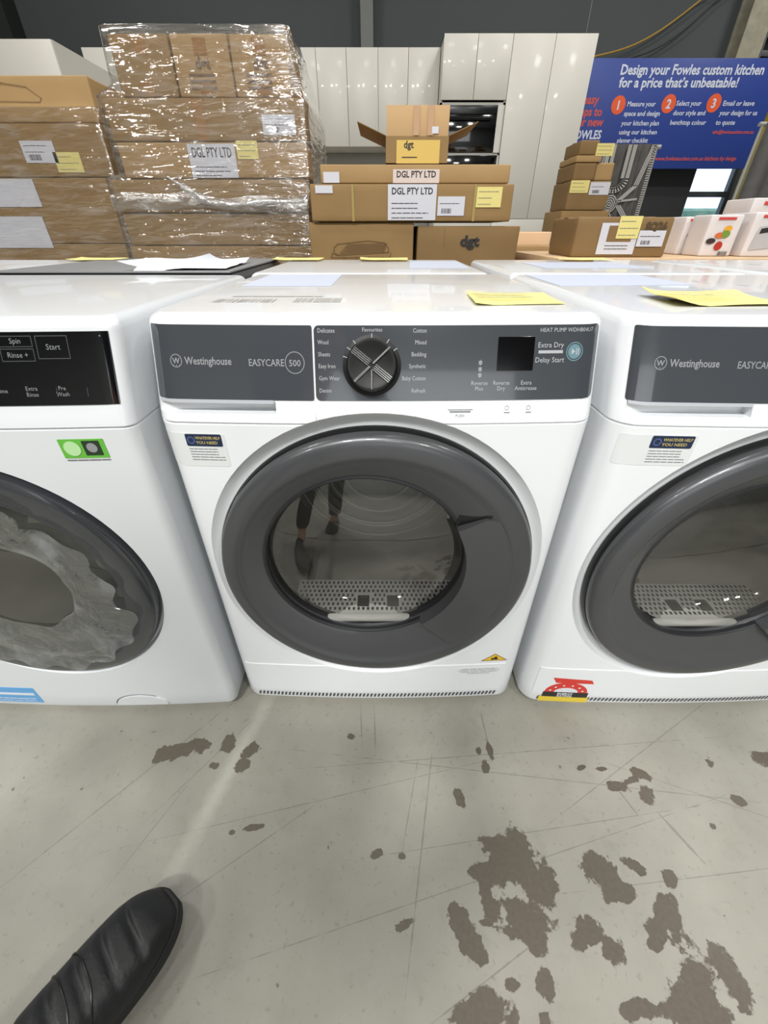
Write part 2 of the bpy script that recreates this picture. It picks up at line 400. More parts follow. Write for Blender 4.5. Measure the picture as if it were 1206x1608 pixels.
# wall columns
x, z = at(576, 40, 6.3); struct('trim_1', B(x - .07, x + .07, 6.33, 6.5, 0, 5.0), mat('column_grey', (120, 122, 118), .7))
x, z = at(-2, 30, 6.3); struct('trim_2', B(x - .30, x + .12, 6.25, 6.5, 0, 5.0), mat('column_dark', (38, 42, 40), .7))
c = empty('steel_column', (4.16, 6.384, 1.75), label='weathered pale steel beam fixed upright to the wall above the blue banner', cat='column')
ms = mat('weathered_steel', (150, 146, 128), .8, bump=.4, bscale=30, var=.25, vscale=9)
obj('web', B(-.012, .012, -.1, .1, 0, 3.25), ms, c); obj('flange', B(-.13, .13, -.115, -.1, 0, 3.25), ms, c); obj('flange', B(-.13, .13, .1, .115, 0, 3.25), ms, c)
rk = empty('racking_stand_in', (4.32, 6.5, 2.25), label='dark slatted stand-in for racking high on the back wall at the upper right corner', cat='rack')  # made-up slatted panel, put in place of dark racking
dk = mat('stand_in_dark', (34, 36, 38), .6)
obj('backing', B(0, 1.6, -.03, 0, 0, 1.4), mat('stand_in_back', (14, 15, 17), .8), rk)
for z in (0, 1.34): obj('frame_rail', B(0, 1.6, -.12, -.03, z, z + .06), dk, rk)
for x in (0, 1.55): obj('frame_stile', B(x, x + .05, -.12, -.03, .06, 1.34), dk, rk)
for k in range(7): obj('slat', B(.05, 1.55, -.10, -.04, .14 + k * .17, .19 + k * .17, bev=.004), mat('slat_grey', (78, 82, 86), .5), rk)
p = empty('yellow_post', (4.68, 6.2, 0), label='yellow painted steel post right of the glazed door', cat='post')
my = mat('yellow_paint', (196, 168, 30), .45)
obj('post', B(-.07, .07, -.07, .07, 0, 2.6, bev=.01), my, p); obj('base_plate', B(-.13, .13, -.13, .13, 0, .012), my, p)
for (a, b, nm, rgb, lb) in (((937, 87), (1108, -6), 'yellow_cable', (176, 140, 60), 'thin yellow cable sagging down the grey wall above the blue banner'),
                            ((988, 91), (1133, -6), 'dark_cable', (60, 62, 62), 'thin dark cable running down the grey wall above the blue banner')):
    (xa, za), (xb, zb) = at(*a, 6.4), at(*b, 6.4)
    pts = []
    for i in range(25):
        t = (i - 4) / 18; pts.append((xa + (xb - xa) * t, 6.42, za + (zb - za) * t - .09 * sin(pi * min(1, max(0, t)))))
    obj(nm, tube(nb(), pts, .009, 8), mat(nm + '_sheath', rgb, .5), label=lb, cat='cable')

# high-bay housings above each lamp
for i, (x, y, z, sx, sy, wt) in enumerate(LAMPS):
    o = empty('high_bay_lamp', (x, y, z + .02), label='square high-bay lamp hanging from the hall ceiling', cat='lamp', group='high-bay lamps')
    bm = nb(); box(bm, -sx / 2 - .03, sx / 2 + .03, -sy / 2 - .03, sy / 2 + .03, .02, .10, bev=.01); obj('housing', bm, mat('lamp_housing', (200, 200, 200), .4), o)
    obj('rod', tube(nb(), [(0, 0, .1), (0, 0, 5.0 - z - .02)], .01), mat('lamp_rod', (120, 120, 120), .4), o)

# ------------------------------------------------------------------ laundry appliances
HW, DEPTH, TOP = .303, .63, .805
SEAM = .678
def make_front(bow, rad, lean):
    def fy(x, z):
        y = bow * (x / HW) ** 2 + max(0, z - SEAM - .004) * lean
        e = abs(x) - (HW - rad)
        if e > 0: y += rad - sqrt(max(0, rad * rad - min(e, rad) ** 2))
        return y
    def f(a, b, t): return Vector((a, fy(a, b) - t, b))
    return fy, f
def body_mesh(bow, rad, lean, seam=True, depth=DEPTH):
    fy, f = make_front(bow, rad, lean)
    xs = []
    n = 12
    for i in range(n + 1): xs.append(-HW + rad * (1 - cos(i / n * pi / 2)))
    inner = HW - rad
    k = 34
    for i in range(1, k): xs.append(-inner + 2 * inner * i / k)
    for i in range(n, -1, -1): xs.append(HW - rad * (1 - cos(i / n * pi / 2)))
    def prof(z, ins, zz=None):
        zq = z if zz is None else zz
        s = (HW - ins) / HW
        r = [(x * s, fy(x, zq) + ins, z) for x in xs]
        r += [(HW - ins, depth * t + .0, z) for t in (.3, .6)] + [(HW - ins, depth - ins, z), (-(HW - ins), depth - ins, z)] + [(-(HW - ins), depth * t, z) for t in (.6, .3)]
        return r
    lv = [(.014, .006), (.018, .001), (.022, 0)] + [(.06 + i * .0667, 0) for i in range(9)] + [(SEAM - .0035, 0)]
    lv += [(SEAM - .0025, .0022), (SEAM - .0005, .0022), (SEAM + .0006, 0)] + [(.69 + .0165 * i, 0) for i in range(7)]
    R = .016
    rings = [prof(z, i) for z, i in lv]
    for k in range(0, 7):
        a = k / 6 * pi / 2
        rings.append(prof(TOP - R + R * sin(a), R * (1 - cos(a)), TOP - R))
    bm = nb(); loops(bm, rings, True, True); return bm, fy, f
def lathe_cut(cx, cz, prof, n=96):
    bm = nb(); loops(bm, [ring(cx, cz, r, y, n) for r, y in prof], True, True)
    bmesh.ops.recalc_face_normals(bm, faces=bm.faces)
    me = bpy.data.meshes.new('cutter'); bm.to_mesh(me); bm.free(); o = bpy.data.objects.new('cutter', me); C.objects.link(o); return o
def box_cut(*a):
    bm = B(*a); me = bpy.data.meshes.new('cutter'); bmesh.ops.recalc_face_normals(bm, faces=bm.faces); bm.to_mesh(me); bm.free()
    o = bpy.data.objects.new('cutter', me); C.objects.link(o); return o
def feet(root, depth=DEPTH):
    for x in (-.25, .25):
        for y in (.07, depth - .06):
            bm = nb(); loops(bm, [[(x + r * cos(t * pi / 8), y + r * sin(t * pi / 8), z) for t in range(16)] for r, z in ((.022, 0), (.022, .008), (.012, .010), (.012, .03))], True, True)
            obj('foot', bm, BLACK, root)

def make_dryer():
    root = empty('tumble_dryer')
    bm, fy, f = body_mesh(.010, .034, .375)
    body = obj('body', bm, ENAMEL, root)
    DZ, GZ = .407, .4265
    cuts = [lathe_cut(0, DZ, [(.292, -.012), (.2875, 0), (.284, .0055), (.276, .0125), (.269, .0160), (.265, .017), (.243, .017), (.243, .40)]),
            box_cut(-.296, -.132, -.05, .024, .690, .7045), box_cut(-.0795, -.078, -.05, .0045, SEAM + .001, .71)]
    boolean(body, cuts)
    feet(root)
    # drum seen through the glass
    pr = [(.238, .03), (.238, .06), (.242, .065), (.238, .07), (.238, .36), (.23, .38)]
    for i, r in enumerate((.205, .18, .155, .13, .10)): pr += [(r, .382), (r - .004, .374), (r - .010, .374), (r - .014, .382)]
    pr += [(.05, .384)]
    dm = nb(); loops(dm, [ring(0, DZ, r, y, 96) for r, y in pr], False, True)
    drum = obj('drum', dm, STEEL, root, angle=50)
    bm = nb()
    for rr in (.208, .176, .168, .128, .09):
        n = 72; tube(bm, [(rr * cos(2 * pi * k / n), .372, DZ + rr * sin(2 * pi * k / n)) for k in range(n + 1)], .0028, 6)
    obj('back_rib', bm, mat('bright_rib', (235, 235, 232), .25), drum)
    for a in (100, 220, 340):   # lifters
        bm = nb(); box(bm, -.018, .018, .08, .36, .195, .236, bev=.012, M=Matrix.Translation((0, 0, DZ)) @ Matrix.Rotation(radians(a), 4, 'Y'))
        obj('lifter', bm, STEEL, drum)
    # lint filter ledge at the foot of the opening
    bm = nb(); box(bm, -.172, .160, .02, .125, .215, .272, bev=.008)
    fl = obj('lint_filter', bm, FILTERM, root)
    obj('filter_lip', B(-.150, .135, .010, .024, .266, .278, bev=.004), mat('bright_lip', (240, 240, 240), .25), fl)
    bm = nb()
    for r in range(7):
        for c_ in range(34):
            x = -.163 + c_ * .0094 + (r % 2) * .0045; y = .036 + r * .012
            if x > .152 or (abs(x + .03) < .016 and r in (1, 2, 3)) or (abs(x - .03) < .016 and r in (1, 2, 3)): continue
            box(bm, x, x + .0042, y, y + .0068, .2715, .2728)
    obj('perforations', bm, BLACK, fl)
    for x in (-.03, .03): obj('finger_grip', B(x - .012, x + .012, .045, .075, .2705, .2730, bev=.001), DARK, fl)
    # door: outer frame with eccentric funnel, glass, trim, grip
    cx, R0 = -.018, .172
    rg = [(0, .2605, .020), (0, .2605, -.004), (0, .2585, -.010), (0, .254, -.0145), (0, .248, -.0165), (0, .240, -.018), (0, .232, -.0188), (-.001, .2275, -.0180), (-.003, .2230, -.0155)]
    n = 6
    for i in range(1, n + 1):
        t = i / n; rg.append((-.003 + (cx + .003) * t, .223 + (R0 - .223) * t, -.0155 + .0135 * t ** 1.2))
    rg += [(cx, R0 - .003, .002), (cx, R0 - .004, .02), (cx, R0 - .004, .03)]
    bm = nb(); loops(bm, [ring(a, DZ + (GZ - DZ) * max(0, (-.003 - a) / .015), r, y, 128) for a, r, y in rg])
    door = obj('door', bm, RINGM, root, angle=40)
    bm = nb(); loops(bm, [ring(0, DZ, r, y, 128) for r, y in ((.2615, .016), (.2640, .014), (.2640, .006), (.2615, .002))] + [ring(0, DZ, .2615, .016, 128)])
    obj('gasket', bm, BLACK, door)
    bm = nb(); loops(bm, [ring(cx, GZ, r, y, 96) for r, y in ((.1735, -.0025), (.1700, -.0035), (.1675, -.0015), (.1675, .006))])
    obj('trim_ring', bm, DARK, door)
    bm = nb(); loops(bm, [ring(cx, GZ, r, y, 96) for r, y in ((.1685, .010), (.15, .0035), (.11, -.0045), (.06, -.0092), (.02, -.0105))], False, True)
    obj('door_glass', bm, DOORGLASS, door)
    # inner bowl of the glass reaching into the drum
    bm = nb(); loops(bm, [ring(cx, GZ, r, y, 96) for r, y in ((.167, .02), (.160, .045), (.150, .058), (.11, .062), (.04, .064))], False, True)
    obj('inner_bowl', bm, glassy('bowl_glass', (225, 225, 225), gloss=.0, rough=.02), door)
    # grip plate on the right of the ring with the dark finger pocket above it
    def pl(a, r, cxx): return (cxx + r * cos(a), DZ + r * sin(a))
    out = [pl(radians(a), .2245, 0) for a in range(33, -54, -3)]
    inn = [(cx + .166 * cos(radians(a)), GZ + .166 * sin(radians(a))) for a in range(-54, 27, 4)]
    pts = out + inn + [(.127, .510), (.168, .532)]
    bm = nb()
    def yp(x, z):
        return -.0185
    fr = [bm.verts.new((x, yp(x, z), z)) for x, z in pts]; bk = [bm.verts.new((x, .004, z)) for x, z in pts]
    bm.faces.new(fr)
    for i in range(len(pts)):
        j = (i + 1) % len(pts); bm.faces.new((fr[i], fr[j], bk[j], bk[i]))
    bmesh.ops.bevel(bm, geom=[e for e in bm.edges if all(v.co.y < -.018 for v in e.verts)], offset=.0015, segments=2, affect='EDGES')
    obj('grip', bm, RINGM, door, angle=30)
    bm = nb()
    pk = [(.124, .505), (.128, .530), (.120, .562), (.150, .562), (.178, .540), (.175, .528)]
    fr = [bm.verts.new((x, -.0045 - .006 * (x > .14) - .005 * (x > .16), z)) for x, z in pk]; bk = [bm.verts.new((x, .006, z)) for x, z in pk]; bm.faces.new(fr)
    for i in range(len(pk)):
        j = (i + 1) % len(pk); bm.faces.new((fr[i], fr[j], bk[j], bk[i]))
    obj('finger_pocket', bm, BLACK, door)
    # fascia: drawer front on the left, control panel on the right
    zb, zt_ = .7075, .7935
    bm = nb(); plate(bm, f, -.2925, -.0800, zb, zt_, .0016, .0025, 14)
    dw = obj('drawer_front', bm, FASCIA, root)
    bm = nb(); plate(bm, f, -.0775, .2925, zb, zt_, .0016, .006, 24)
    cp = obj('control_panel', bm, FASCIA, root)
    bm = nb(); plate(bm, f, -.290, -.134, .7035, .7073, .003, 0, 8); obj('drawer_lip', bm, mat('lip_plastic', (168, 172, 178), .35), dw)
    # lettering on the drawer
    T = .0018
    bm = nb(); textbm(bm, f, 'Westinghouse', -.248, .7485, .0125, T, bold=.0002, maxw=.062)
    disc(bm, f, -.2595, .7525, .0078, T, r0=.0069); textbm(bm, f, 'W', -.2595, .7495, .009, T, 'CENTER', bold=.0002); disc(bm, f, -.2635, .7470, .0008, T, 8); disc(bm, f, -.2595, .7470, .0008, T, 8); disc(bm, f, -.2555, .7470, .0008, T, 8)
    obj('brand_lettering', bm, PRINTD, dw)
    bm = nb(); textbm(bm, f, 'EASYCARE', -.164, .7475, .0115, T, bold=.0001, maxw=.046); textbm(bm, f, '500', -.1035, .7475, .0105, T, 'CENTER', bold=.0001)
    disc(bm, f, -.1035, .7515, .0128, T, r0=.0119); obj('model_lettering', bm, PRINTD, dw)
    # lettering on the control panel
    bm = nb()
    zs = [.7875, .7745, .7610, .7475, .7335, .7190]
    for s, z in zip(['Delicates', 'Wool', 'Sheets', 'Easy Iron', 'Gym Wear', 'Denim'], zs): textbm(bm, f, s, -.073, z - .002, .0070, T, sx=.86)
    for s, z in zip(['Cotton', 'Mixed', 'Bedding', 'Synthetic', 'Baby Cotton', 'Refresh'], zs): textbm(bm, f, s, .0665, z - .002, .0070, T, 'RIGHT', sx=.86)
    textbm(bm, f, 'Favourites', -.003, .7868, .0062, T, 'CENTER')
    for i, s in enumerate((('Reverse', 'Plus'), ('Reverse', 'Dry'), ('Extra', 'Anticrease'))):
        x = (.137, .166, .199)[i]
        textbm(bm, f, s[0], x, .7255, .0068, T, 'CENTER'); textbm(bm, f, s[1], x, .7190, .0068, T, 'CENTER')
    textbm(bm, f, 'Extra Dry', .2275, .7680, .0085, T, 'CENTER'); textbm(bm, f, 'Delay Start', .2275, .7510, .0085, T, 'CENTER'); ribbon(bm, f, [(.213, .763), (.243, .763)], .0035, T)
    textbm(bm, f, 'HEAT PUMP WDH804U7', .282, .7855, .0065, T, 'RIGHT')
    for z in (.751, .7435, .7365): textbm(bm, f, '*', .137, z - .005, .012, T, 'CENTER'); disc(bm, f, .137, z, .0022, T, 12, r0=.0012)
    obj('panel_lettering', bm, PRINT, cp)
    bm = nb(); plate(bm, f, .1585, .2060, .7420, .7805, .0006, .001, 4, lift=.0016); obj('display', bm, mat('display_black', (3, 3, 5), .12), cp)
    bm = nb(); disc(bm, f, .2595, .7630, .0110, T, 32, r0=.0098); disc(bm, f, .2595, .763, .0085, .0017, 32); sb = obj('start_button', bm, mat('teal_ring', (92, 124, 134), .4), cp)
    bm = nb(); poly(bm, f, [(.2555, .7595), (.2555, .7665), (.2605, .763)], .0021); ribbon(bm, f, [(.262, .7595), (.262, .7665)], .0012, .0021); ribbon(bm, f, [(.2645, .7595), (.2645, .7665)], .0012, .0021); obj('play_symbol', bm, PRINT, sb)
    # knob
    kx, kz = -.0035, .7475
    M = Matrix.Translation(f(kx, kz, 0)) @ Matrix.Rotation(-atan(.375), 4, 'X')
    bm = nb()
    loops(bm, [[(r * cos(2 * pi * i / 64), -y, r * sin(2 * pi * i / 64)) for i in range(64)] for r, y in ((.0375, .001), (.0375, .004), (.0345, .0048), (.0330, .0052), (.0318, .016), (.0300, .0185), (.0275, .0185), (.024, .017), (.004, .0165))], False, True)
    bmesh.ops.transform(bm, matrix=M, verts=bm.verts); kn = obj('program_knob', bm, mat('knob_black', (14, 14, 14), .45, spec=.3), root)
    bm = nb()
    for a, wd, r0, r1 in ((42, .0032, .002, .031), (-138, .0042, .003, .030), (-38, .0, .004, .030), (142, .0, .003, .030), (-90, .0028, .006, .030)):
        for off in ((-.0036, -.0012, .0012, .0036) if wd == 0 else (0,)):
            ww = wd * .7 or .0012
            box(bm, r0, r1, -.0198, -.0160, off - ww / 2, off + ww / 2, bev=.0003, seg=1, M=M @ Matrix.Rotation(-radians(a), 4, 'Y'))
    obj('chrome_blades', bm, CHROME, kn)
    bm = nb()
    for a in (90, 55, 33, 128, 145, 163): box(bm, .033, .0385, -.0057, -.0046, -.0005, .0005, M=M @ Matrix.Rotation(-radians(a), 4, 'Y'))
    obj('tick_marks', bm, PRINT, kn)
    # foot flap and vents
    bm = nb(); xs_ = [-.284 + .554 * i / 60 for i in range(61)]; zh = lambda x: min(.139, DZ - sqrt(max(0, .2885 ** 2 - x * x)))
    tp = [bm.verts.new(f(x, zh(x), .0014)) for x in xs_]; bt = [bm.verts.new(f(x, .048, .0014)) for x in xs_]; tb2 = [bm.verts.new(f(x, zh(x), 0)) for x in xs_]; bt2 = [bm.verts.new(f(x, .048, 0)) for x in xs_]
    for i in range(60): bm.faces.new((tp[i], tp[i + 1], bt[i + 1], bt[i])); bm.faces.new((tp[i], tb2[i], tb2[i + 1], tp[i + 1])); bm.faces.new((bt[i], bt[i + 1], bt2[i + 1], bt2[i]))
    for q in (0, 60): bm.faces.new((tp[q], bt[q], bt2[q], tb2[q]))
    obj('access_flap', bm, ENAMEL, root)
    bm = nb()
    for i in range(64):
        x = -.272 + i * .0084
        q = [(x, .026), (x + .0045, .026), (x + .0075, .038), (x + .003, .038)]
        poly(bm, f, q, .0009)
    obj('vent_grille', bm, mat('vent_shadow', (70, 72, 76), .8), root)
    bm = nb()   # faint moulded marks under the panel
    ribbon(bm, f, [(.097, .6960), (.130, .6960)], .0010, .0008); ribbon(bm, f, [(.100, .6935), (.127, .6935)], .0020, .0008); textbm(bm, f, 'PUSH', .1135, .687, .005, .0008, 'CENTER')
    for x in (.176, .205): disc(bm, f, x, .6975, .0028, .0008, 16, r0=.0022); ribbon(bm, f, [(x - .003, .692), (x + .004, .692)], .0012, .0008)
    obj('moulded_mark', bm, GREYINK, root)
    return root, fy, f

def support_sticker(root, f, x0, x1, z0, z1):
    bm = nb(); plate(bm, f, x0, x1, z0, z1, .0005, .004, 10); s = obj('support_sticker', bm, mat('sticker_white', (214, 218, 218), .3), root)
    wd = x1 - x0
    bm = nb(); plate(bm, f, x0 + .40 * wd, x1 - .05 * wd, z1 - .019, z1 - .001, .0005, .002, 5, lift=.0006); h = obj('header_band', bm, mat('navy_band', (26, 38, 66), .35), s)
    bm = nb(); disc(bm, f, x0 + .48 * wd, z1 - .010, .0055, .0013, 20, r0=.0038)
    obj('band_symbol', bm, mat('band_blue', (70, 90, 140), .4), h)
    bm = nb(); textbm(bm, f, 'WHATEVER HELP', x0 + .55 * wd, z1 - .0085, .006, .0013, bold=.0001, maxw=.38 * wd); textbm(bm, f, 'YOU NEED', x0 + .55 * wd, z1 - .0155, .006, .0013, bold=.0001, maxw=.33 * wd)
    obj('band_lettering', bm, mat('gold_print', (186, 170, 104), .4), h)
    bm = nb()
    for k in range(5): scribble(bm, f, x0 + .42 * wd, x1 - (.15 if k < 3 else .06) * wd, z1 - .0235 - k * .0042, .0012, .0008)
    obj('small_print', bm, GREYINK, s)
    return s
def tri_sticker(root, f):
    a, b = (.2135, .149), (.2755, .149); c_ = (.243, .178)
    bm = nb(); poly(bm, f, [(.216, .150), (.2705, .150), (.243, .172)], .0004)
    poly(bm, f, [(.216, .150), (.2705, .150), (.243, .172)], .0006)
    s = obj('flame_warning', bm, mat('warning_yellow', (232, 186, 40), .4), root)
    bm = nb(); ribbon(bm, f, [(.2165, .1503), (.2700, .1503), (.243, .1716)], .0012, .0009, close=True)
    poly(bm, f, [(.236, .1535), (.249, .1535), (.251, .158), (.247, .1605), (.2475, .1645), (.243, .1625), (.2415, .158), (.2385, .160), (.236, .157)], .0010); obj('flame_symbol', bm, INK, s)
    bm = nb(); plate(bm, f, .164, .262, .095, .130, .0004, .001, 8, lift=.0013); s = obj('warning_label', bm, mat('clear_label', (222, 225, 227), .3), root)
    bm = nb()
    for k, e in enumerate((.006, .0, .004, .02)): scribble(bm, f, .172 + e, .258 - e, .1245 - k * .0052, .0015, .0019)
    obj('small_print', bm, GREYINK, s)

dryer, dfy, df = make_dryer()
dryer_proto_children = list(dryer.children)
# the copy for the right is taken before the stickers that differ are added
dryer_r = copy_tree(dryer)
dryer.location = (-.012, 0, 0)
put(dryer, 'white front-loading dryer in the middle, grey control strip with a round knob', 'dryer', 'grey-panelled dryers')
support_sticker(dryer, df, -.3015, -.209, .611, .662); tri_sticker(dryer, df)
dryer_r.location = (.614, -.012, 0)
put(dryer_r, 'white dryer at the right edge with a red energy rating sticker at its foot', 'dryer', 'grey-panelled dryers')
support_sticker(dryer_r, df, -.290, -.188, .619, .665)
# energy rating sticker
bm = nb(); x0, x1, z0 = -.268, -.160, .020
plate(bm, df, x0, x1, z0, z0 + .018, .0005, 0, 6, lift=.0014)
es = obj('energy_sticker', bm, mat('energy_yellow', (224, 196, 60), .4), dryer_r)
mx = (x0 + x1) / 2
bm = nb(); plate(bm, df, x0 + .006, x1 - .004, z0 + .018, z0 + .036, .0005, 0, 6, lift=.0014); eb = obj('black_band', bm, INK, es)
bm = nb(); textbm(bm, df, 'ENERGY', mx, z0 + .0275, .009, .0022, 'CENTER', bold=.0003); textbm(bm, df, 'RATING', mx, z0 + .0195, .009, .0022, 'CENTER', bold=.0003); obj('band_lettering', bm, PAPER, eb)
bm = nb(); n = 24
o_ = [(mx + .046 * cos(pi * i / n), z0 + .036 + .036 * sin(pi * i / n)) for i in range(n + 1)]; i_ = [(mx + .026 * cos(pi * i / n), z0 + .036 + .017 * sin(pi * i / n)) for i in range(n + 1)]
for i in range(n): poly(bm, df, [o_[i], o_[i + 1], i_[i + 1], i_[i]], .0018)
poly(bm, df, [(mx - .038, z0 + .088), (mx + .045, z0 + .083), (mx + .052, z0 + .070), (mx - .028, z0 + .070)], .0018)
er = obj('red_arch', bm, mat('energy_red', (206, 52, 44), .4), es)
bm = nb(); disc(bm, df, mx, z0 + .037, .024, .0016, 32, rb=.016)
for i in range(6):
    a = pi * (i + .5) / 6; disc(bm, df, mx + .036 * cos(a), z0 + .036 + .026 * sin(a), .0028, .0022, 5)
obj('stars', bm, PAPER, er)

def make_washer():
    root = empty('washing_machine')
    bm, fy, f = body_mesh(.010, .016, .34)
    body = obj('body', bm, ENAMEL2, root)
    DZ, R = .388, .232
    boolean(body, [lathe_cut(0, DZ, [(.252, -.012), (.248, 0), (.244, .008), (.241, .016), (.236, .018), (.215, .018), (.215, .30)])])
    feet(root)
    bm = nb(); loops(bm, [ring(0, DZ, r, y, 96) for r, y in ((.213, .03), (.213, .26), (.20, .28), (.05, .285))], False, True); obj('drum', bm, STEEL, root)
    rg = [(.2375, .018), (.2375, .004), (.235, -.003), (.229, -.0065), (.217, -.0075), (.197, -.006), (.185, -.003)]
    bm = nb(); loops(bm, [ring(0, DZ, r, y, 128) for r, y in rg]); door = obj('door', bm, mat('washer_door', (48, 51, 55), .25, coat=.6), root)
    bm = nb(); loops(bm, [ring(0, DZ, r, y, 128) for r, y in ((.186, -.003), (.17, -.007), (.12, -.013), (.05, -.015))], False, True)
    obj('door_glass', bm, glassy('smoked_glass', (62, 62, 60), gloss=.12, rough=.05), door)
    # crumpled protective film stuck over the glass, with the round hole torn out of it
    bm = nb(); rings = []; nr = 22; na = 180
    cxh, czh = .02, .015
    for j in range(nr):
        t = j / (nr - 1); rr = []
        for i in range(na):
            a = 2 * pi * i / na
            edge = .203 + .010 * noise.noise(Vector((cos(a) * 3, sin(a) * 3, 1))) * 1.5 + .006 * sin(a * 17)
            if -.2 < a < 1.0 or a > 2 * pi - .2: edge -= .02
            hole = .092 + .008 * noise.noise(Vector((cos(a) * 2, sin(a) * 2, 7)))
            r = hole + (edge - hole) * t
            x, z = cxh * (1 - t) + r * cos(a), czh * (1 - t) + r * sin(a)
            amp = .013 * (.25 + .75 * t)
            h = abs(noise.noise(Vector((x * 16, z * 16, 3)))) * amp + abs(noise.noise(Vector((x * 42, z * 42, 9)))) * amp * .7
            rr.append((x, -.0155 - h * (.8 - .45 * t ** 4), DZ + z))
        rings.append(rr)
    loops(bm, rings); obj('protective_film', bm, WASHFILM, door, angle=12)
    # black glass panel
    bm = nb(); plate(bm, f, -.10, .293, .7065, .7895, .0016, .001, 20); pn = obj('control_panel', bm, BLACKGLASS, root)
    bm = nb(); T = .0018
    def fr(a0, a1, b0, b1): ribbon(bm, f, [(a0, b0), (a1, b0), (a1, b1), (a0, b1)], .0009, T, close=True)
    fr(.205, .243, .7600, .7850); fr(.160, .200, .7735, .7850); fr(.160, .200, .7575, .7710); ribbon(bm, f, [(.09, .7575), (.140, .7575)], .0012, T); ribbon(bm, f, [(.10, .7715), (.135, .7715)], .0012, T)
    for x in (.130, .168, .205, .243): ribbon(bm, f, [(x + .013, .7165), (x + .013, .7265)], .0008, T)
    obj('button_outlines', bm, mat('panel_line', (58, 60, 64), .5), pn)
    bm = nb()
    for s, x, z, sz in (('40\u00b0', .12, .7755, .011), ('1400', .12, .7620, .009), ('Start', .2245, .7700, .009), ('Spin', .180, .7770, .0085), ('Rinse +', .180, .7615, .0085), ('Temp', .112, .7215, .007), ('Time', .150, .7215, .007), ('Extra', .187, .7240, .007), ('Rinse', .187, .7170, .007), ('Pre', .225, .7240, .007), ('Wash', .225, .7170, .007), ('Eco', .07, .7215, .007)):
        textbm(bm, f, s, x, z, sz, T, 'CENTER')
    disc(bm, f, .283, .7845, .0009, T, 10)
    obj('panel_lettering', bm, mat('washer_print', (120, 122, 126), .5), pn)
    # green rating sticker
    bm = nb(); plate(bm, f, .198, .258, .634, .662, .0006, .001, 6); gs = obj('water_sticker', bm, mat('sticker_green', (96, 176, 60), .35), root)
    bm = nb(); disc(bm, f, .2135, .6485, .0110, .0012, 28); obj('pale_disc', bm, mat('pale_green', (176, 218, 160), .4), gs)
    bm = nb(); plate(bm, f, .2285, .2515, .638, .6595, .0003, .001, 4, lift=.0007); d = obj('dark_square', bm, mat('sticker_dark', (30, 50, 32), .4), gs)
    bm = nb(); disc(bm, f, .240, .6495, .0070, .0014, 24); obj('grey_disc', bm, mat('disc_grey', (140, 142, 146), .4), d)
    bm = nb(); scribble(bm, f, .200, .257, .6310, .0018, .0008); obj('small_print', bm, GREYINK, gs)
    # drain flap
    bm = nb(); pts = [(.102 + .056 * cos(pi * i / 24), .026 + .033 * sin(pi * i / 24)) for i in range(25)]
    frv = [bm.verts.new(f(a, b, .003)) for a, b in pts]; bkv = [bm.verts.new(f(a * 1.0, b, -.001)) for a, b in pts]; bm.faces.new(frv)
    for i in range(25): j = (i + 1) % 25; bm.faces.new((frv[i], frv[j], bkv[j], bkv[i]))
    obj('drain_flap', bm, ENAMEL2, root)
    bm = nb(); ribbon(bm, f, [(.102 + .058 * cos(pi * i / 24), .026 + .035 * sin(pi * i / 24)) for i in range(7, 25)], .0018, .0006); obj('flap_gap', bm, DARK, root)
    # blue offer sticker low on the left of what is in view
    bm = nb(); plate(bm, f, -.24, -.118, .030, .085, .0005, .002, 6); s = obj('offer_sticker', bm, mat('offer_blue', (92, 160, 216), .35), root)
    bm = nb(); plate(bm, f, -.235, -.125, .058, .066, .0003, 0, 5, lift=.0006); scribble(bm, f, -.23, -.13, .045, .003, .0010); scribble(bm, f, -.23, -.13, .037, .002, .0010)
    obj('offer_print', bm, PAPER, s)
    return root, f
washer, wf = make_washer()
washer.location = (-.637, -.018, 0)
put(washer, 'white front-loading washing machine with black glass panel and film-covered door, at the left', 'washing machine')

# plainer neighbours: dryers whose tops alone show beside and behind
d2 = copy_tree(dryer_proto := dryer_r); d2.location = (1.236, 0, 0)
for ch in list(d2.children_recursive):
    if ch.name.startswith(('energy_sticker', 'support_sticker')) or (ch.parent and ch.parent.name.startswith(('energy_sticker', 'support_sticker', 'header_band', 'black_band', 'red_arch'))):
        ch['drop'] = 1
for ch in [c for c in d2.children_recursive if c.get('drop')]: bpy.data.objects.remove(ch)
put(d2, 'white appliance top at the far right, beyond the dryer with the energy sticker', 'dryer')
def plain(name, x, y, m, label, cat, back=False, topm=None, depth=.57):
    r = empty(name, (x, y, 0), label=label, cat=cat)
    bm, fy, f = body_mesh(.006, .02, .0, depth=depth)
    if back: pass
    obj('body', bm, m, r); feet(r, depth)
    if topm:
        obj('top_sheet', B(-HW + .004, HW - .004, .004, depth - .004, TOP - .0005, TOP + .004, bev=.002), topm, r)
    return r
pl_w = plain('washing_machine', -1.253, .0, ENAMEL2, 'white appliance at the far left edge beyond the black-panelled washing machine', 'washing machine', depth=DEPTH)
DARKTOP = mat('dark_steel_top', (128, 129, 130), .5, metal=.1)
Y2 = .645
for x, m, tm, lb, ct in ((-1.30, ENAMEL, None, 'white appliance in the back row at the far left, beside the dark grey topped one', 'washing machine'),
                         (-.68, mat('dark_enamel', (86, 88, 90), .4, metal=.4), DARKTOP, 'appliance with a dark grey top in the row behind the washing machine', 'washing machine'),
                         (-.035, ENAMEL, None, 'white appliance in the back row right behind the middle dryer', 'dryer'),
                         (.62, ENAMEL, None, 'white appliance in the back row behind the dryer with the energy sticker', 'dryer'),
                         (1.27, ENAMEL, None, 'white appliance in the back row, last at the right edge', 'dryer')):
    plain('back_row_appliance', x, Y2, m, lb, ct, topm=tm)

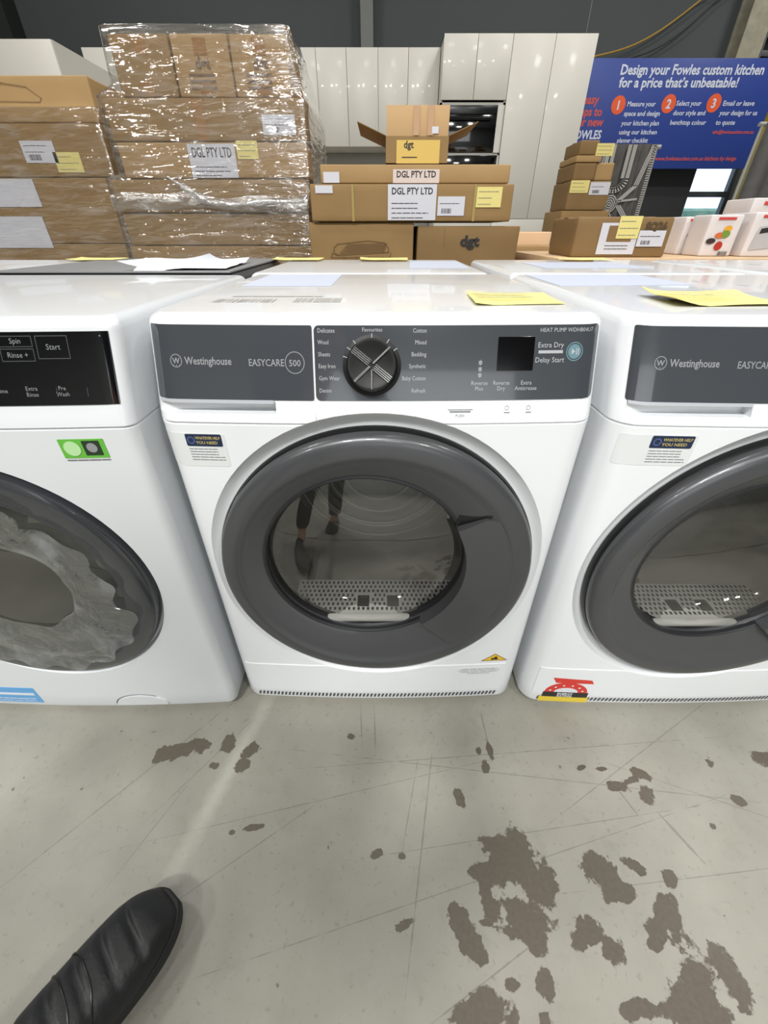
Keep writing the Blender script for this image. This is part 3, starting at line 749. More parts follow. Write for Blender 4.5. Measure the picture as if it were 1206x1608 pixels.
# ------------------------------------------------------------------ papers and notes lying on the tops
def sheet(name, pts, z, m, label, cat, th=.0006, curl=0, group=None):
    """four corners, bilinear grid, slight curl"""
    bm = nb(); n = 10
    cx = sum(p[0] for p in pts) / 4; cy = sum(p[1] for p in pts) / 4
    P_ = [(p[0] - cx, p[1] - cy) for p in pts]
    def pt(u, v, dz):
        x = (P_[0][0] * (1 - u) + P_[1][0] * u) * (1 - v) + (P_[3][0] * (1 - u) + P_[2][0] * u) * v
        y = (P_[0][1] * (1 - u) + P_[1][1] * u) * (1 - v) + (P_[3][1] * (1 - u) + P_[2][1] * u) * v
        h = curl * (max(0, .35 - u) ** 2 * 6 + max(0, v - .6) ** 2 * 3) + (abs(noise.noise(Vector((x * 9, y * 9, z)))) * curl * .6)
        return (x, y, dz + h)
    A = [[bm.verts.new(pt(i / n, j / n, th)) for j in range(n + 1)] for i in range(n + 1)]
    Bv = [[bm.verts.new(pt(i / n, j / n, 0.0)) for j in range(n + 1)] for i in range(n + 1)]
    for i in range(n):
        for j in range(n):
            bm.faces.new((A[i][j], A[i + 1][j], A[i + 1][j + 1], A[i][j + 1])); bm.faces.new((Bv[i][j], Bv[i][j + 1], Bv[i + 1][j + 1], Bv[i + 1][j]))
    for i in range(n):
        bm.faces.new((A[i][0], Bv[i][0], Bv[i + 1][0], A[i + 1][0])); bm.faces.new((A[i][n], A[i + 1][n], Bv[i + 1][n], Bv[i][n]))
        bm.faces.new((A[0][i], A[0][i + 1], Bv[0][i + 1], Bv[0][i])); bm.faces.new((A[n][i], Bv[n][i], Bv[n][i + 1], A[n][i + 1]))
    o = obj(name, bm, m, label=label, cat=cat, group=group); o.location = (cx, cy, z); return o
BLUEISH = mat('bluish_paper', (192, 199, 216), .5)
def on(m, x0, x1, y0, y1): return None
sheet('paper_sheet', [(-.27, .36), (-.10, .36), (-.10, .60), (-.27, .60)], TOP + .0003, BLUEISH, 'pale bluish sheet stuck at the back left of the middle dryer top', 'paper')
sheet('paper_sheet', [(.335, .36), (.60, .38), (.60, .60), (.335, .60)], TOP + .0003, BLUEISH, 'pale bluish sheet stuck on the top of the right-hand dryer', 'paper')
sheet('paper_sheet', [(.07, .80), (.24, .80), (.25, 1.12), (.09, 1.12)], TOP + .0003, BLUEISH, 'pale sheet on the back row appliance behind the middle dryer', 'paper')
sheet('paper_sheet', [(.45, .80), (.75, .80), (.75, 1.05), (.45, 1.05)], TOP + .0003, BLUEISH, 'pale sheet on the back row appliance behind the right-hand dryer', 'paper')
def fg(z0): 
    return lambda a, b, t: Vector((a, b, z0 + t))
n1 = sheet('sticky_note', [(.128, .118), (.258, .128), (.262, .235), (.136, .240)], TOP + .0003, YELLOW, 'yellow note stuck near the front edge of the middle dryer top', 'note', curl=.004)
n2 = sheet('sticky_note', [(.402, .105), (.57, .115), (.575, .235), (.412, .225)], TOP + .0003, YELLOW, 'yellow note stuck near the front edge of the right-hand dryer top', 'note', curl=.010)
for n_ in (n1, n2):
    bm = nb()
    for k in range(4): scribble(bm, fg(.004 if n_ is n1 else .008), -.055, .03, .035 - k * .018, .004, .0015)
    obj('handwriting', bm, GREYINK, n_)
for x, lb in ((-1.0, 'yellow strip of paper along the back edge of the far left appliance top'), (-.30, 'yellow note at the back edge of the row, left of the middle stack of cartons'), (.0, 'yellow note at the back edge of the row, in front of the drawing carton'), (.70, 'yellow note at the back edge of the row, in front of the right-hand cartons')):
    sheet('sticky_note', [(x - .08, 1.10), (x + .08, 1.10), (x + .085, 1.20), (x - .085, 1.20)], TOP + .0045, YELLOW, lb, 'note', curl=.003)
# crumpled papers on the dark grey top
sheet('paper_sheet', [(-.66, .66), (-.40, .68), (-.42, .98), (-.50, .86)], TOP + .0045, PAPER, 'crumpled white paper lying across the dark grey appliance top', 'paper', curl=.022)
bm = nb()
for i in range(14):
    pass
pts = [(-.625, .655, 0), (-.55, .655, 0), (-.545, .70, 0), (-.63, .70, 0)]
vs = [bm.verts.new((x + .59, y - .67, 0)) for x, y, z in pts]; ap = bm.verts.new((.0, .0, .028)); ap2 = bm.verts.new((.012, .02, .018)); bm.faces.new(vs[::-1])
bm.faces.new((vs[0], vs[1], ap)); bm.faces.new((vs[1], vs[2], ap2)); bm.faces.new((vs[1], ap2, ap)); bm.faces.new((vs[2], vs[3], ap2)); bm.faces.new((vs[3], ap, ap2)); bm.faces.new((vs[3], vs[0], ap))
o = obj('paper_scrap', bm, PAPER, label='small peaked scrap of white paper at the edge of the dark grey top', cat='paper'); o.location = (-.59, .67, TOP + .0045)
# printed codes on the front left of the middle dryer top
bm = nb(); f_ = fg(TOP)
bars(bm, f_, -.255, -.165, .150, .185, .0006); bars(bm, f_, -.135, -.065, .150, .195, .0006); scribble(bm, f_, -.24, -.10, .215, .006, .0006)
o = obj('barcode_print', bm, mat('faint_print', (168, 164, 160), .6), dryer); o.location = (.012, 0, 0)

# ------------------------------------------------------------------ cartons
def carton(name, label, x0, x1, y0, y1, z0, z1, m=CARD, rz=0, rx=0, group=None, tape=True, seam=True, ztape=True):
    cx, cy = (x0 + x1) / 2, (y0 + y1) / 2; hx, hy, h = (x1 - x0) / 2, (y1 - y0) / 2, z1 - z0
    bm = B(-hx, hx, -hy, hy, 0, h, bev=.006, seg=2)
    bmesh.ops.subdivide_edges(bm, edges=[e for e in bm.edges if e.calc_length() > .08], cuts=5, use_grid_fill=True)
    sd = random.random() * 50
    for v in bm.verts: v.co += Vector((noise.noise(v.co * 5 + Vector((sd, 0, 0))), noise.noise(v.co * 5 + Vector((0, sd, 0))), 0)) * .004
    o = obj(name, bm, m, label=label, cat='box', group=group, angle=50); o.location = (cx, cy, z0); o.rotation_euler = (rx, 0, rz)
    f = lambda a, b, t: Vector((a - cx, -hy - .003 - t, b - z0))
    if tape:
        bm = nb(); box(bm, -hx - .001, hx + .001, -.024, .024, h, h + .0012)
        obj('packing_tape', bm, TAPE, o)
    return o, f
def lab(o, f, a0, a1, b0, b1, m=PAPERB, name='shipping_label', lines=None, title=None, bar=None, tsz=.03, ink=INK, nl=4):
    bm = nb(); plate(bm, f, a0, a1, b0, b1, .0008, 0, 3); s = obj(name, bm, m, o)
    wd, ht = a1 - a0, b1 - b0; bm = nb()
    top = b1 - .08 * ht
    if title: textbm(bm, f, title, (a0 + a1) / 2, b1 - .08 * ht - tsz * .75, tsz, .0016, 'CENTER', bold=.0008, maxw=wd * .84); top = b1 - .2 * ht - tsz
    for k in range(nl):
        z = top - (k + .5) * (top - b0 - (.0 if not bar else .35 * ht)) / max(nl, 1)
        scribble(bm, f, a0 + .08 * wd, a0 + random.uniform(.55, .92) * wd, z, .0032 if ht > .1 else .0024, .0016)
    if bar: bars(bm, f, a0 + .15 * wd, a0 + .5 * wd, b0 + .12 * ht, b0 + .38 * ht, .0016); 
    obj('label_print', bm, ink, s)
    return s
def note(o, f, a0, a1, b0, b1, nl=3): return lab(o, f, a0, a1, b0, b1, YELLOW, 'sticky_note', nl=nl, ink=GREYINK)
def pallet(x0, x1, y0, y1, label):
    r = empty('wooden_pallet', ((x0 + x1) / 2, (y0 + y1) / 2, 0), label=label, cat='pallet'); hx, hy = (x1 - x0) / 2, (y1 - y0) / 2
    for k in range(7):
        x = -hx + k * (2 * hx - .09) / 6; obj('deck_board', B(x, x + .09, -hy, hy, .12, .14, bev=.002), WOOD, r)
    for y in (-hy, -.05, hy - .1): obj('bearer', B(-hx, hx, y, y + .1, .02, .12), WOOD, r); obj('bottom_board', B(-hx, hx, y, y + .1, 0, .02), WOOD, r)
def X(u, v, y): return at(u, v, y)[0]
def Z(v, y): return at(603, v, y)[1]

# --- wrapped pallet, centre left (front face at y = YB)
YB = 2.25; DB = .75
lx = X(178, 300, YB); rx = X(483, 300, YB)
pallet(lx + .02, rx - .02, YB + .01, YB + DB, 'wooden pallet under the tall wrapped carton stack left of centre')
lxu = X(172, 200, YB)
zz = [.14, .46, Z(385, YB), Z(334, YB), Z(280, YB), Z(222, YB), Z(152, YB), Z(50, YB)]
GRP = 'hidden base cartons'
carton('cardboard_box', 'brown carton at the base of the tall wrapped stack left of centre', lx, rx, YB, YB + DB, zz[0], zz[1] - .003)
carton('cardboard_box', 'long carton just above the dark grey top, in the wrapped stack left of centre', lx, rx, YB, YB + DB, zz[1], zz[2] - .004, CARD)
carton('cardboard_box', 'plain long carton second from the bottom in view of the wrapped stack left of centre', lx + .01, rx - .005, YB + .004, YB + DB, zz[2], zz[3] - .004, CARD)
carton('cardboard_box', 'long carton behind the twisted band of film in the wrapped stack left of centre', lx, rx, YB, YB + DB, zz[3], zz[4] - .004, CARD)
o, f = carton('cardboard_box', 'long wrapped carton with a white company label and a yellow note beside it', lxu + .01, X(483, 250, YB), YB, YB + DB, zz[4], zz[5] - .003, CARDP)
a0, a1, b0, b1 = X(298, 250, YB), X(371, 250, YB), Z(280, YB), Z(226, YB)
lab(o, f, a0, a1, b0 + .002, b1, title='DGL PTY LTD', tsz=.055, nl=3); note(o, f, X(366, 235, YB) + .02, X(405, 235, YB), Z(250, YB), Z(221, YB))
o, f = carton('cardboard_box', 'long wrapped carton with a white barcode label at its right, under the three square ones', lxu, X(481, 190, YB), YB, YB + DB, zz[5], zz[6] - .003, CARD)
lab(o, f, X(413, 200, YB), X(464, 200, YB), Z(212, YB), Z(180, YB), bar=True, nl=2)
bm = nb(); plate(bm, f, X(305, 190, YB), X(325, 190, YB), zz[5] + .003, zz[6] - .005, .0006, 0, 2); obj('packing_tape', bm, TAPE, o)
xs = [X(176, 100, YB), X(271, 100, YB), X(363, 100, YB), X(453, 100, YB)]
for i, lb in enumerate(('left of the three square cartons on top of the wrapped stack', 'middle one of the three square cartons on top of the wrapped stack', 'right one of the three square cartons on top of the wrapped stack')):
    o, f = carton('cardboard_box', lb, xs[i] + .004, xs[i + 1] - .004, YB + .01, YB + .45, zz[6], zz[7] + random.uniform(-.01, .004), CARDP if i else CARD)
    mx = (xs[i] + xs[i + 1]) / 2; bm = nb()
    plate(bm, f, mx - .03, mx + .03, zz[7] - .07, zz[7] - .015, .0006, 0, 2); plate(bm, f, mx - .03, mx + .03, zz[6] + .005, zz[6] + .05, .0006, 0, 2); obj('packing_tape', bm, TAPE, o)
    if i:
        bm = nb(); textbm(bm, f, 'dgt', mx, zz[7] - .115, .055, .0009, 'CENTER', bold=.002)
        for k in range(3): scribble(bm, f, mx - .07, mx + .05, zz[7] - .135 - k * .022, .008, .0009)
        obj('printed_logo', bm, mat('brown_print', (118, 92, 66), .8), o)

def film_shell(name, label, levels, y0, y1, nx=60, nz=None, amp=.012, m=FILM):
    """levels: (z, x0, x1, ydepth); a thin wrinkled sheet running round the stack"""
    bm = nb(); rings = []
    cx = (levels[0][1] + levels[0][2]) / 2; cy = (y0 + y1) / 2
    zs = []
    for (za, a0, a1, d0), (zb, c0, c1, d1) in zip(levels[:-1], levels[1:]):
        n = max(2, int((zb - za) / .02))
        for i in range(n):
            t = i / n; zs.append((za + (zb - za) * t, a0 + (c0 - a0) * t, a1 + (c1 - a1) * t, d0 + (d1 - d0) * t))
    zs.append(levels[-1])
    for z, a0, a1, d in zs:
        r = []; g = .012
        P4 = [(a0 - g, y0 - g), (a1 + g, y0 - g), (a1 + g, y0 + d + g), (a0 - g, y0 + d + g)]
        for k in range(4):
            p, q = P4[k], P4[(k + 1) % 4]; nn = nx if k % 2 == 0 else nx // 2
            for i in range(nn):
                t = i / nn; x = p[0] + (q[0] - p[0]) * t; y = p[1] + (q[1] - p[1]) * t
                nz_ = noise.noise(Vector((x * 5 + z * 3, y * 5, z * 14))) + .5 * noise.noise(Vector((x * 13 + z * 16, y * 13, z * 40)))
                nrm = [(0, -1), (1, 0), (0, 1), (-1, 0)][k]
                h = (nz_ * .5 + .5) * amp
                r.append((x + nrm[0] * h - cx, y + nrm[1] * h - cy, z))
        rings.append(r)
    loops(bm, rings, False, True)
    o = obj(name, bm, m, label=label, cat='plastic wrap', angle=180); o.location = (cx, cy, 0); return o
rxu = X(483, 250, YB) + .004
fs = film_shell('stretch_wrap', 'clear wrinkled stretch film around the tall carton stack left of centre',
           [(.15, lx, rx, DB), (zz[3], lx, rx, DB), (zz[4], lx, rxu, DB), (zz[4] + .015, lxu, rxu, DB), (zz[5], lxu, rxu, DB), (zz[6], lxu, rxu, DB), (zz[6] + .04, xs[0] - .01, rx - .0, DB - .06), (zz[7] + .015, xs[0], xs[3], .46), (zz[7] + .02, xs[0] + .02, xs[3] - .02, .44)], YB, YB + DB)
bm = nb(); cxx, cyy = fs.location.x, fs.location.y
pp = []
for (u, v) in ((262, 276), (280, 288), (300, 300), (330, 318), (365, 322), (420, 318), (483, 314)):
    x, z = at(u, v, YB - .03); pp.append((x - cxx, YB - .035 - cyy, z))
def smoothpts(p, n=6):
    out = []
    for i in range(len(p) - 1):
        a, b, c, d = (Vector(p[max(i - 1, 0)]), Vector(p[i]), Vector(p[i + 1]), Vector(p[min(i + 2, len(p) - 1)]))
        for k in range(n):
            t = k / n; out.append(.5 * ((2 * b) + (c - a) * t + (2 * a - 5 * b + 4 * c - d) * t * t + (3 * b - a - 3 * c + d) * t ** 3))
    out.append(Vector(p[-1])); return out
sp = smoothpts(pp); tube(bm, sp, [(.004 + .014 * min(1, i / 12)) + .006 * sin(i * .9) * min(1, i / 12) for i in range(len(sp))], 10)
nxs = 120; strip = []
for k in range(9):
    row = []
    for i in range(nxs + 1):
        t = i / nxs; x = lx - .005 + (rx + .005 - lx) * t; zc_ = Z(320, YB) + .012 * sin(t * 5) + .006 * sin(t * 19)
        hw = .036 * (1 - .35 * math.exp(-((t - .55) / .12) ** 2)); q_ = (k / 8 - .5) * 2
        row.append((x - cxx, YB - .034 - cyy - .010 * (1 - q_ * q_) - .009 * abs(noise.noise(Vector((x * 9 + q_ * 3, q_ * 2.2, 4)))), zc_ + q_ * hw + .006 * noise.noise(Vector((x * 12, q_, 9)))))
    strip.append(row)
loops(bm, strip, closed=False)
obj('twisted_band', bm, FILMR, fs, angle=180)

# --- wrapped pallet at the left edge
YA = 2.6; DA = .6
rxa = -1.60; lxa = -2.6
pallet(lxa + .02, rxa - .04, YA + .01, YA + DA, 'wooden pallet under the wrapped cartons at the left edge')
za = [.14, .48, Z(382, YA), Z(278, YA), Z(192, YA), Z(117, YA)]
carton('cardboard_box', 'brown carton at the base of the wrapped stack at the left edge', lxa, rxa - .05, YA, YA + DA, za[0], za[1] - .003)
carton('cardboard_box', 'brown carton just above the white appliance tops in the wrapped stack at the left edge', lxa, rxa - .06, YA, YA + DA, za[1], za[2] - .003)
o, f = carton('cardboard_box', 'wrapped carton at the left edge with creased white papers on its front', lxa, rxa - .03, YA, YA + DA, za[2], za[3] - .003)
lab(o, f, X(-40, 340, YA), X(78, 370, YA), Z(398, YA) + .03, Z(340, YA), PAPERB, nl=0); lab(o, f, X(-40, 300, YA), X(58, 300, YA), Z(325, YA), Z(281, YA), PAPERB, nl=0)
o, f = carton('cardboard_box', 'wrapped carton at the left edge with a white label and a yellow note', lxa, rxa, YA, YA + DA, za[3], za[4] - .003)
lab(o, f, X(37, 240, YA), X(88, 240, YA), Z(256, YA), Z(221, YA), bar=True, nl=2); note(o, f, X(88, 255, YA), X(129, 255, YA), Z(271, YA), Z(239, YA))
o, f = carton('cardboard_box', 'pale brown carton on top of the wrapped stack at the left edge', lxa + .05, X(143, 150, YA), YA + .01, YA + DA - .05, za[4], za[5], CARDP)
bm = nb(); cx_ = X(18, 155, YA); cz_ = Z(150, YA); hpx = .16
ribbon(bm, f, [(cx_ - hpx, cz_ - .02), (cx_ - hpx * .9, cz_ + .03), (cx_ - .03, cz_ + .05), (cx_ + hpx * .6, cz_ + .035), (cx_ + hpx, cz_ - .01), (cx_ + hpx * .9, cz_ - .025)], .004, .001, close=True); obj('printed_drawing', bm, mat('carton_print', (140, 112, 78), .8), o)
film_shell('stretch_wrap', 'clear wrinkled stretch film around the cartons at the left edge', [(.15, lxa, rxa - .05, DA), (za[3], lxa, rxa, DA), (za[4], lxa, rxa, DA), (za[4] + .06, lxa + .04, X(150, 150, YA), DA - .02)], YA, YA + DA, amp=.016)

# --- centre stack
YC = 2.0; DC = .46
pallet(-.35, .70, YC + .02, YC + .80, 'wooden pallet under the centre stack of cartons')
zc = [.14, .52, Z(348, YC), Z(288, YC), Z(258, YC)]
carton('cardboard_box', 'brown carton at the base of the centre stack, left', -.37, .15, YC + .02, YC + DC, zc[0], zc[1] - .003); carton('cardboard_box', 'brown carton at the base of the centre stack, right', .17, .69, YC + .02, YC + DC, zc[0], zc[1] - .003)
o, f = carton('cardboard_box', 'brown carton printed with a line drawing of a long grill, centre stack', X(487, 380, YC), X(649, 380, YC), YC, YC + DC, zc[1], zc[2] - .003, CARD)
bm = nb(); g = lambda u, v: at(u, v, YC)
hood = [g(525, 388), g(530, 383), g(578, 378), g(603, 381), g(610, 389), g(610, 396), g(530, 400), g(524, 394)]
ribbon(bm, f, hood, .0032, .001, close=True)
for k in range(7): ribbon(bm, f, [g(533 + k * 2, 397 - k * 2.2), g(604 + k * .6, 394 - k * 2)], .0022, .001)
ribbon(bm, f, [g(530, 400), g(522, 397), g(520, 404), g(612, 404), g(614, 396)], .003, .001)
for u in (540, 560, 580, 600): p_ = g(u, 405); disc(bm, f, p_[0], p_[1], .006, .001, 14, r0=.0045)
obj('printed_drawing', bm, mat('drawing_print', (120, 92, 62), .8), o)
o, f = carton('cardboard_box', 'brown carton with a dark logo, lowest at the right of the centre stack', X(655, 380, YC), X(813, 380, YC), YC - .01, YC + DC, zc[1], Z(355, YC), CARDD)
bm = nb(); p_ = g(736, 386); textbm(bm, f, 'dgt', p_[0], p_[1], .062, .001, 'CENTER', bold=.0028, maxw=.10); obj('printed_logo', bm, INK, o)
bm = nb(); p_ = g(697, 380); ribbon(bm, f, [(p_[0], zc[1] + .3), (p_[0], Z(358, YC))], .0015, .001); obj('board_joint', bm, mat('card_crease', (126, 98, 66), .8), o)
o, f = carton('cardboard_box', 'long brown carton with the large white company label and a yellow note, centre stack', X(489, 320, YC), X(803, 320, YC), YC - .02, YC + DC, zc[2], zc[3] - .003, CARD)
lab(o, f, X(609, 320, YC), X(684, 320, YC), Z(346, YC), Z(289, YC) - .002, title='DGL PTY LTD', tsz=.036, nl=4)
lab(o, f, X(685, 325, YC) + .004, X(728, 325, YC) + .0, Z(339, YC), Z(309, YC), bar=True, nl=1); note(o, f, X(747, 310, YC), X(786, 310, YC), Z(326, YC), Z(294, YC))
lab(o, f, X(496, 298, YC), X(523, 298, YC), Z(304, YC), Z(290, YC) - .004, name='blank_label', nl=0)
for u in (553, 742): a = X(u, 320, YC); obj('strap', plate(nb(), f, a, a + .011, zc[2] + .001, zc[3] - .004, .0006, 0, 2), mat('strap_olive', (168, 148, 78), .4), o)
o, f = carton('cardboard_box', 'long flat carton with a narrow company label, on top of the centre stack', X(503, 272, YC), X(801, 272, YC), YC + .0, YC + DC, zc[3], zc[4], CARDP)
lab(o, f, X(617, 275, YC), X(690, 275, YC), zc[3] + .001, Z(266, YC), mat('pinkish_label', (222, 204, 196), .5), title='DGL PTY LTD', tsz=.034, nl=0)
lab(o, f, X(508, 280, YC), X(533, 280, YC), zc[3] + .002, Z(270, YC), name='blank_label', nl=0)
# open carton on top
ob = empty('cardboard_box', (X(655, 240, YC), YC + .02, zc[4] + .0015), label='open brown carton with spread flaps and a yellow sticker, on the centre stack', cat='box')
hx = (X(705, 230, YC) - X(606, 230, YC)) / 2; H_ = Z(213, YC) - zc[4]; D_ = .34; t = .005
bm = nb(); box(bm, -hx, hx, 0, t, 0, H_); box(bm, -hx, hx, D_ - t, D_, 0, H_); box(bm, -hx, -hx + t, t, D_ - t, 0, H_); box(bm, hx - t, hx, t, D_ - t, 0, H_); box(bm, -hx, hx, 0, D_, 0, t)
obj('carton_wall', bm, CARD, ob)
for s in (-1, 1):
    L_ = .14; bm = nb(); box(bm, 0, L_, .006, D_ - .006, 0, .004, bev=.001, M=Matrix.Translation((s * hx, 0, H_)) @ Matrix.Scale(s, 4, (1, 0, 0)) @ Matrix.Rotation(radians(-20), 4, 'Y')); obj('flap', bm, CARDD, ob)
hf = Z(165, YC + .02) - zc[4] - H_
bm = nb(); box(bm, -hx + .003, hx - .003, 0, .004, 0, hf, bev=.001, M=Matrix.Translation((0, .002, H_)) @ Matrix.Rotation(radians(-2), 4, 'X')); fl = obj('front_flap', bm, mat('flap_card', (200, 164, 118), .75, bump=.2, bscale=100), ob)
fo = lambda a, b, t_: Vector((a, -.0035 - t_ + (b - H_ if b > H_ else 0) * .035, b))
bm = nb(); plate(bm, fo, -.02, .008, H_ + .002, H_ + hf - .002, .0006, 0, 2); plate(bm, fo, .045, .073, H_ + .002, H_ + hf - .002, .0006, 0, 2); obj('packing_tape', bm, mat('pale_tape', (184, 142, 96), .25, coat=.4), fl)
bm = nb(); plate(bm, fo, .066, .096, H_ + .008, H_ + .032, .0006, 0, 2, lift=.001); obj('small_label', bm, PAPERB, fl)
bm = nb(); plate(bm, fo, -hx + .05, hx - .04, .003, H_ - .014, .0006, 0, 2); yl = obj('yellow_sticker', bm, mat('carton_yellow', (222, 186, 96), .5), ob)
bm = nb(); textbm(bm, fo, 'dgt', -.04, H_ - .042, .036, .0012, 'CENTER', bold=.001); scribble(bm, fo, -.07, .0, H_ * .25, .004, .0012); obj('printed_logo', bm, INK, yl)

# --- stacks right of centre
tb = empty('display_table', (1.63, 2.05, 0), label='low pale timber table under the carton and product boxes at the right', cat='table')
TZ = Z(405, 1.62) + .0; tm_ = mat('pale_timber', (222, 188, 150), .5, bump=.1, bscale=30, var=.04)
obj('tabletop', B(-.86, .86, -.46, .30, TZ - .035, TZ, bev=.003), tm_, tb)
for x in (-.82, .82):
    for y in (-.40, .24): obj('leg', B(x - .03, x + .03, y - .03, y + .03, 0, TZ - .035), tm_, tb)
YR = 1.66
x0, x1 = X(906, 370, YR), X(1052, 370, YR); zr = Z(341, YR)
o, f = carton('cardboard_box', 'brown carton with taped top, white labels and a yellow note, on the timber table', x0, x1, YR, YR + .34, TZ + .001, zr, CARDD, rx=0, rz=radians(-2))
w_ = x1 - x0; h_ = zr - TZ
bm = nb(); plate(bm, f, x0 + .26 * w_, x0 + .66 * w_, TZ + .012, zr - .02, .0006, 0, 3); L1 = obj('shipping_label', bm, PAPERB, o)
bm = nb(); plate(bm, f, x0 + .34 * w_, x0 + .60 * w_, TZ + .40 * h_, zr - .03, .0006, 0, 3, lift=.0008); obj('label_window', bm, CARDD, L1)
bm = nb(); 
for k in range(2): scribble(bm, f, x0 + .34 * w_, x0 + .58 * w_, TZ + .30 * h_ - k * .012, .004, .0012)
obj('label_print', bm, GREYINK, L1)
lab(o, f, x0 + .67 * w_, x0 + .95 * w_, TZ + .28 * h_, TZ + .68 * h_, bar=True, nl=1)
note(o, (lambda a, b, t: f(a, b, t + .003)), x0 + .43 * w_, x0 + .66 * w_, TZ + .48 * h_, zr + .004)
bm = nb(); textbm(bm, f, 'SQ26', x0 + .72 * w_, zr - .045, .04, .001, bold=.002); obj('printed_logo', bm, mat('dark_print', (90, 70, 48), .8), o)
bm = nb(); box(bm, -w_ / 2 + .02, w_ / 2 - .05, -.1, .02, h_ + .0012, h_ + .002); obj('clear_tape', bm, mat('shiny_tape', (206, 176, 146), .12, coat=1), o)
# timber-coloured cartons in the gap left of it
carton('cardboard_box', 'pale peach carton low between the centre stack and the timber table', .76, 1.08, 2.65, 3.0, .0, Z(364, 2.65), mat('peach_card', (232, 196, 156), .7))
carton('cardboard_box', 'low tan carton in front of the peach one, left of the timber table', .735, 1.05, 2.40, 2.62, .0, Z(386, 2.40), CARDP)
# small cartons stacked at the end of the kitchen
YS = 3.3
xa, xb = X(893, 300, YS), X(957, 300, YS)
pallet(xa - .03, xb + .08, YS - .02, YS + .5, 'wooden pallet under the small carton stack beside the kitchen display')
zs_ = [.14, .60, Z(330, YS), Z(283, YS), Z(255, YS), Z(243, YS), Z(220, YS)]
carton('cardboard_box', 'large carton at the base of the small stack beside the kitchen display', xa - .02, xb + .04, YS, YS + .4, zs_[0], zs_[1] - .003)
carton('cardboard_box', 'carton second from the base of the small stack beside the kitchen display', xa - .02, xb + .04, YS, YS + .4, zs_[1], zs_[2] - .003)
o, f = carton('cardboard_box', 'carton with a yellow note and a white label in the small stack beside the kitchen', xa, xb, YS, YS + .35, zs_[2], zs_[3] - .003, CARDD)
note(o, f, X(895, 295, YS), X(924, 295, YS), Z(303, YS), Z(283, YS)); lab(o, f, X(926, 295, YS), X(957, 295, YS), Z(306, YS), Z(286, YS), bar=True, nl=1)
carton('cardboard_box', 'dark brown carton above the noted one in the small stack beside the kitchen', xa + .01, X(935, 270, YS), YS, YS + .35, zs_[3], zs_[4] - .003, CARDD)
carton('cardboard_box', 'little carton right of the dark brown one in the small stack beside the kitchen', X(937, 270, YS), xb + .0, YS + .02, YS + .3, zs_[3], zs_[4] + .0, CARDP)
carton('cardboard_box', 'thin flat carton across the small stack beside the kitchen', xa + .01, X(945, 250, YS), YS, YS + .35, zs_[4] + .001, zs_[5] - .002, CARDP)
o, f = carton('cardboard_box', 'topmost carton of the small stack beside the kitchen, yellow note at its corner', xa + .02, X(941, 232, YS), YS, YS + .3, zs_[5], zs_[6], CARDD)
note(o, f, X(943, 235, YS) - .03, X(968, 235, YS) - .02, Z(245, YS), Z(225, YS))

# product boxes at the right edge, white with food pictures
FOODS = [(214, 110, 60), (232, 170, 50), (180, 50, 40), (120, 150, 60), (60, 50, 46)]
def product(x0, x1, y0, y1, z0, z1, label, rz=0, kind=0):
    o, f = carton('appliance_box', label, x0, x1, y0, y1, z0, z1, mat('glossy_white_card', (226, 220, 220), .35), rz=rz, tape=False)
    w_, h_ = x1 - x0, z1 - z0
    bm = nb(); plate(bm, f, x0 + .2 * w_, x0 + .75 * w_, z1 - .12 * h_, z1 - .06 * h_, .0006, 0, 2); obj('red_title', bm, mat('title_red', (206, 70, 66), .5), o)
    random.seed(int(x0 * 100))
    if kind == 2:
        bm = nb(); box(bm, 0, 1, 0, .001, 0, 1); bm.free(); bm = nb()
        poly(bm, f, [(x0 + .15 * w_, z0 + .15 * h_), (x0 + .22 * w_, z0 + .68 * h_), (x0 + .68 * w_, z0 + .74 * h_), (x0 + .74 * w_, z0 + .2 * h_)], .001); pic = obj('oven_picture', bm, mat('picture_silver', (190, 188, 190), .4), o)
        bm = nb(); poly(bm, f, [(x0 + .26 * w_, z0 + .52 * h_), (x0 + .27 * w_, z0 + .64 * h_), (x0 + .62 * w_, z0 + .69 * h_), (x0 + .66 * w_, z0 + .58 * h_)], .0015); obj('picture_top', bm, INK, pic)
    else:
        for k in range(5):
            bm = nb(); disc(bm, f, x0 + random.uniform(.18, .8) * w_, z0 + random.uniform(.22, .68) * h_, random.uniform(.11, .17) * w_, .001 + k * .0002, 18, rb=random.uniform(.07, .12) * h_)
            obj('food_picture', bm, mat('food_%d' % k, FOODS[k], .5), o)
        bm = nb(); bars(bm, f, x0 + .55 * w_, x0 + .85 * w_, z0 + .02 * h_, z0 + .12 * h_, .002); obj('barcode', bm, INK, o)
    return o
YP = 1.85
product(X(1082, 370, YP), X(1112, 370, YP), YP + .06, YP + .28, TZ + .001, Z(340, YP + .06), 'narrow white product box with food pictures, leftmost at the right edge', kind=0)
product(X(1100, 370, YP - .1) + .02, X(1158, 370, YP - .1), YP - .10, YP + .03, TZ + .001, Z(337, YP - .1), 'white product box with food pictures on the timber table', rz=radians(3), kind=1)
product(X(1158, 370, YP - .14) + .06, X(1235, 370, YP - .14), YP - .14, YP + .1, TZ + .001, Z(333, YP - .14), 'white box showing a silver appliance, at the right edge of the timber table', rz=radians(-4), kind=2)
o = product(X(1163, 330, YP + .2) , X(1245, 330, YP + .2), YP + .13, YP + .33, TZ + .001, Z(312, YP + .2), 'tall white product box with a red title, behind the others at the right edge', kind=1)

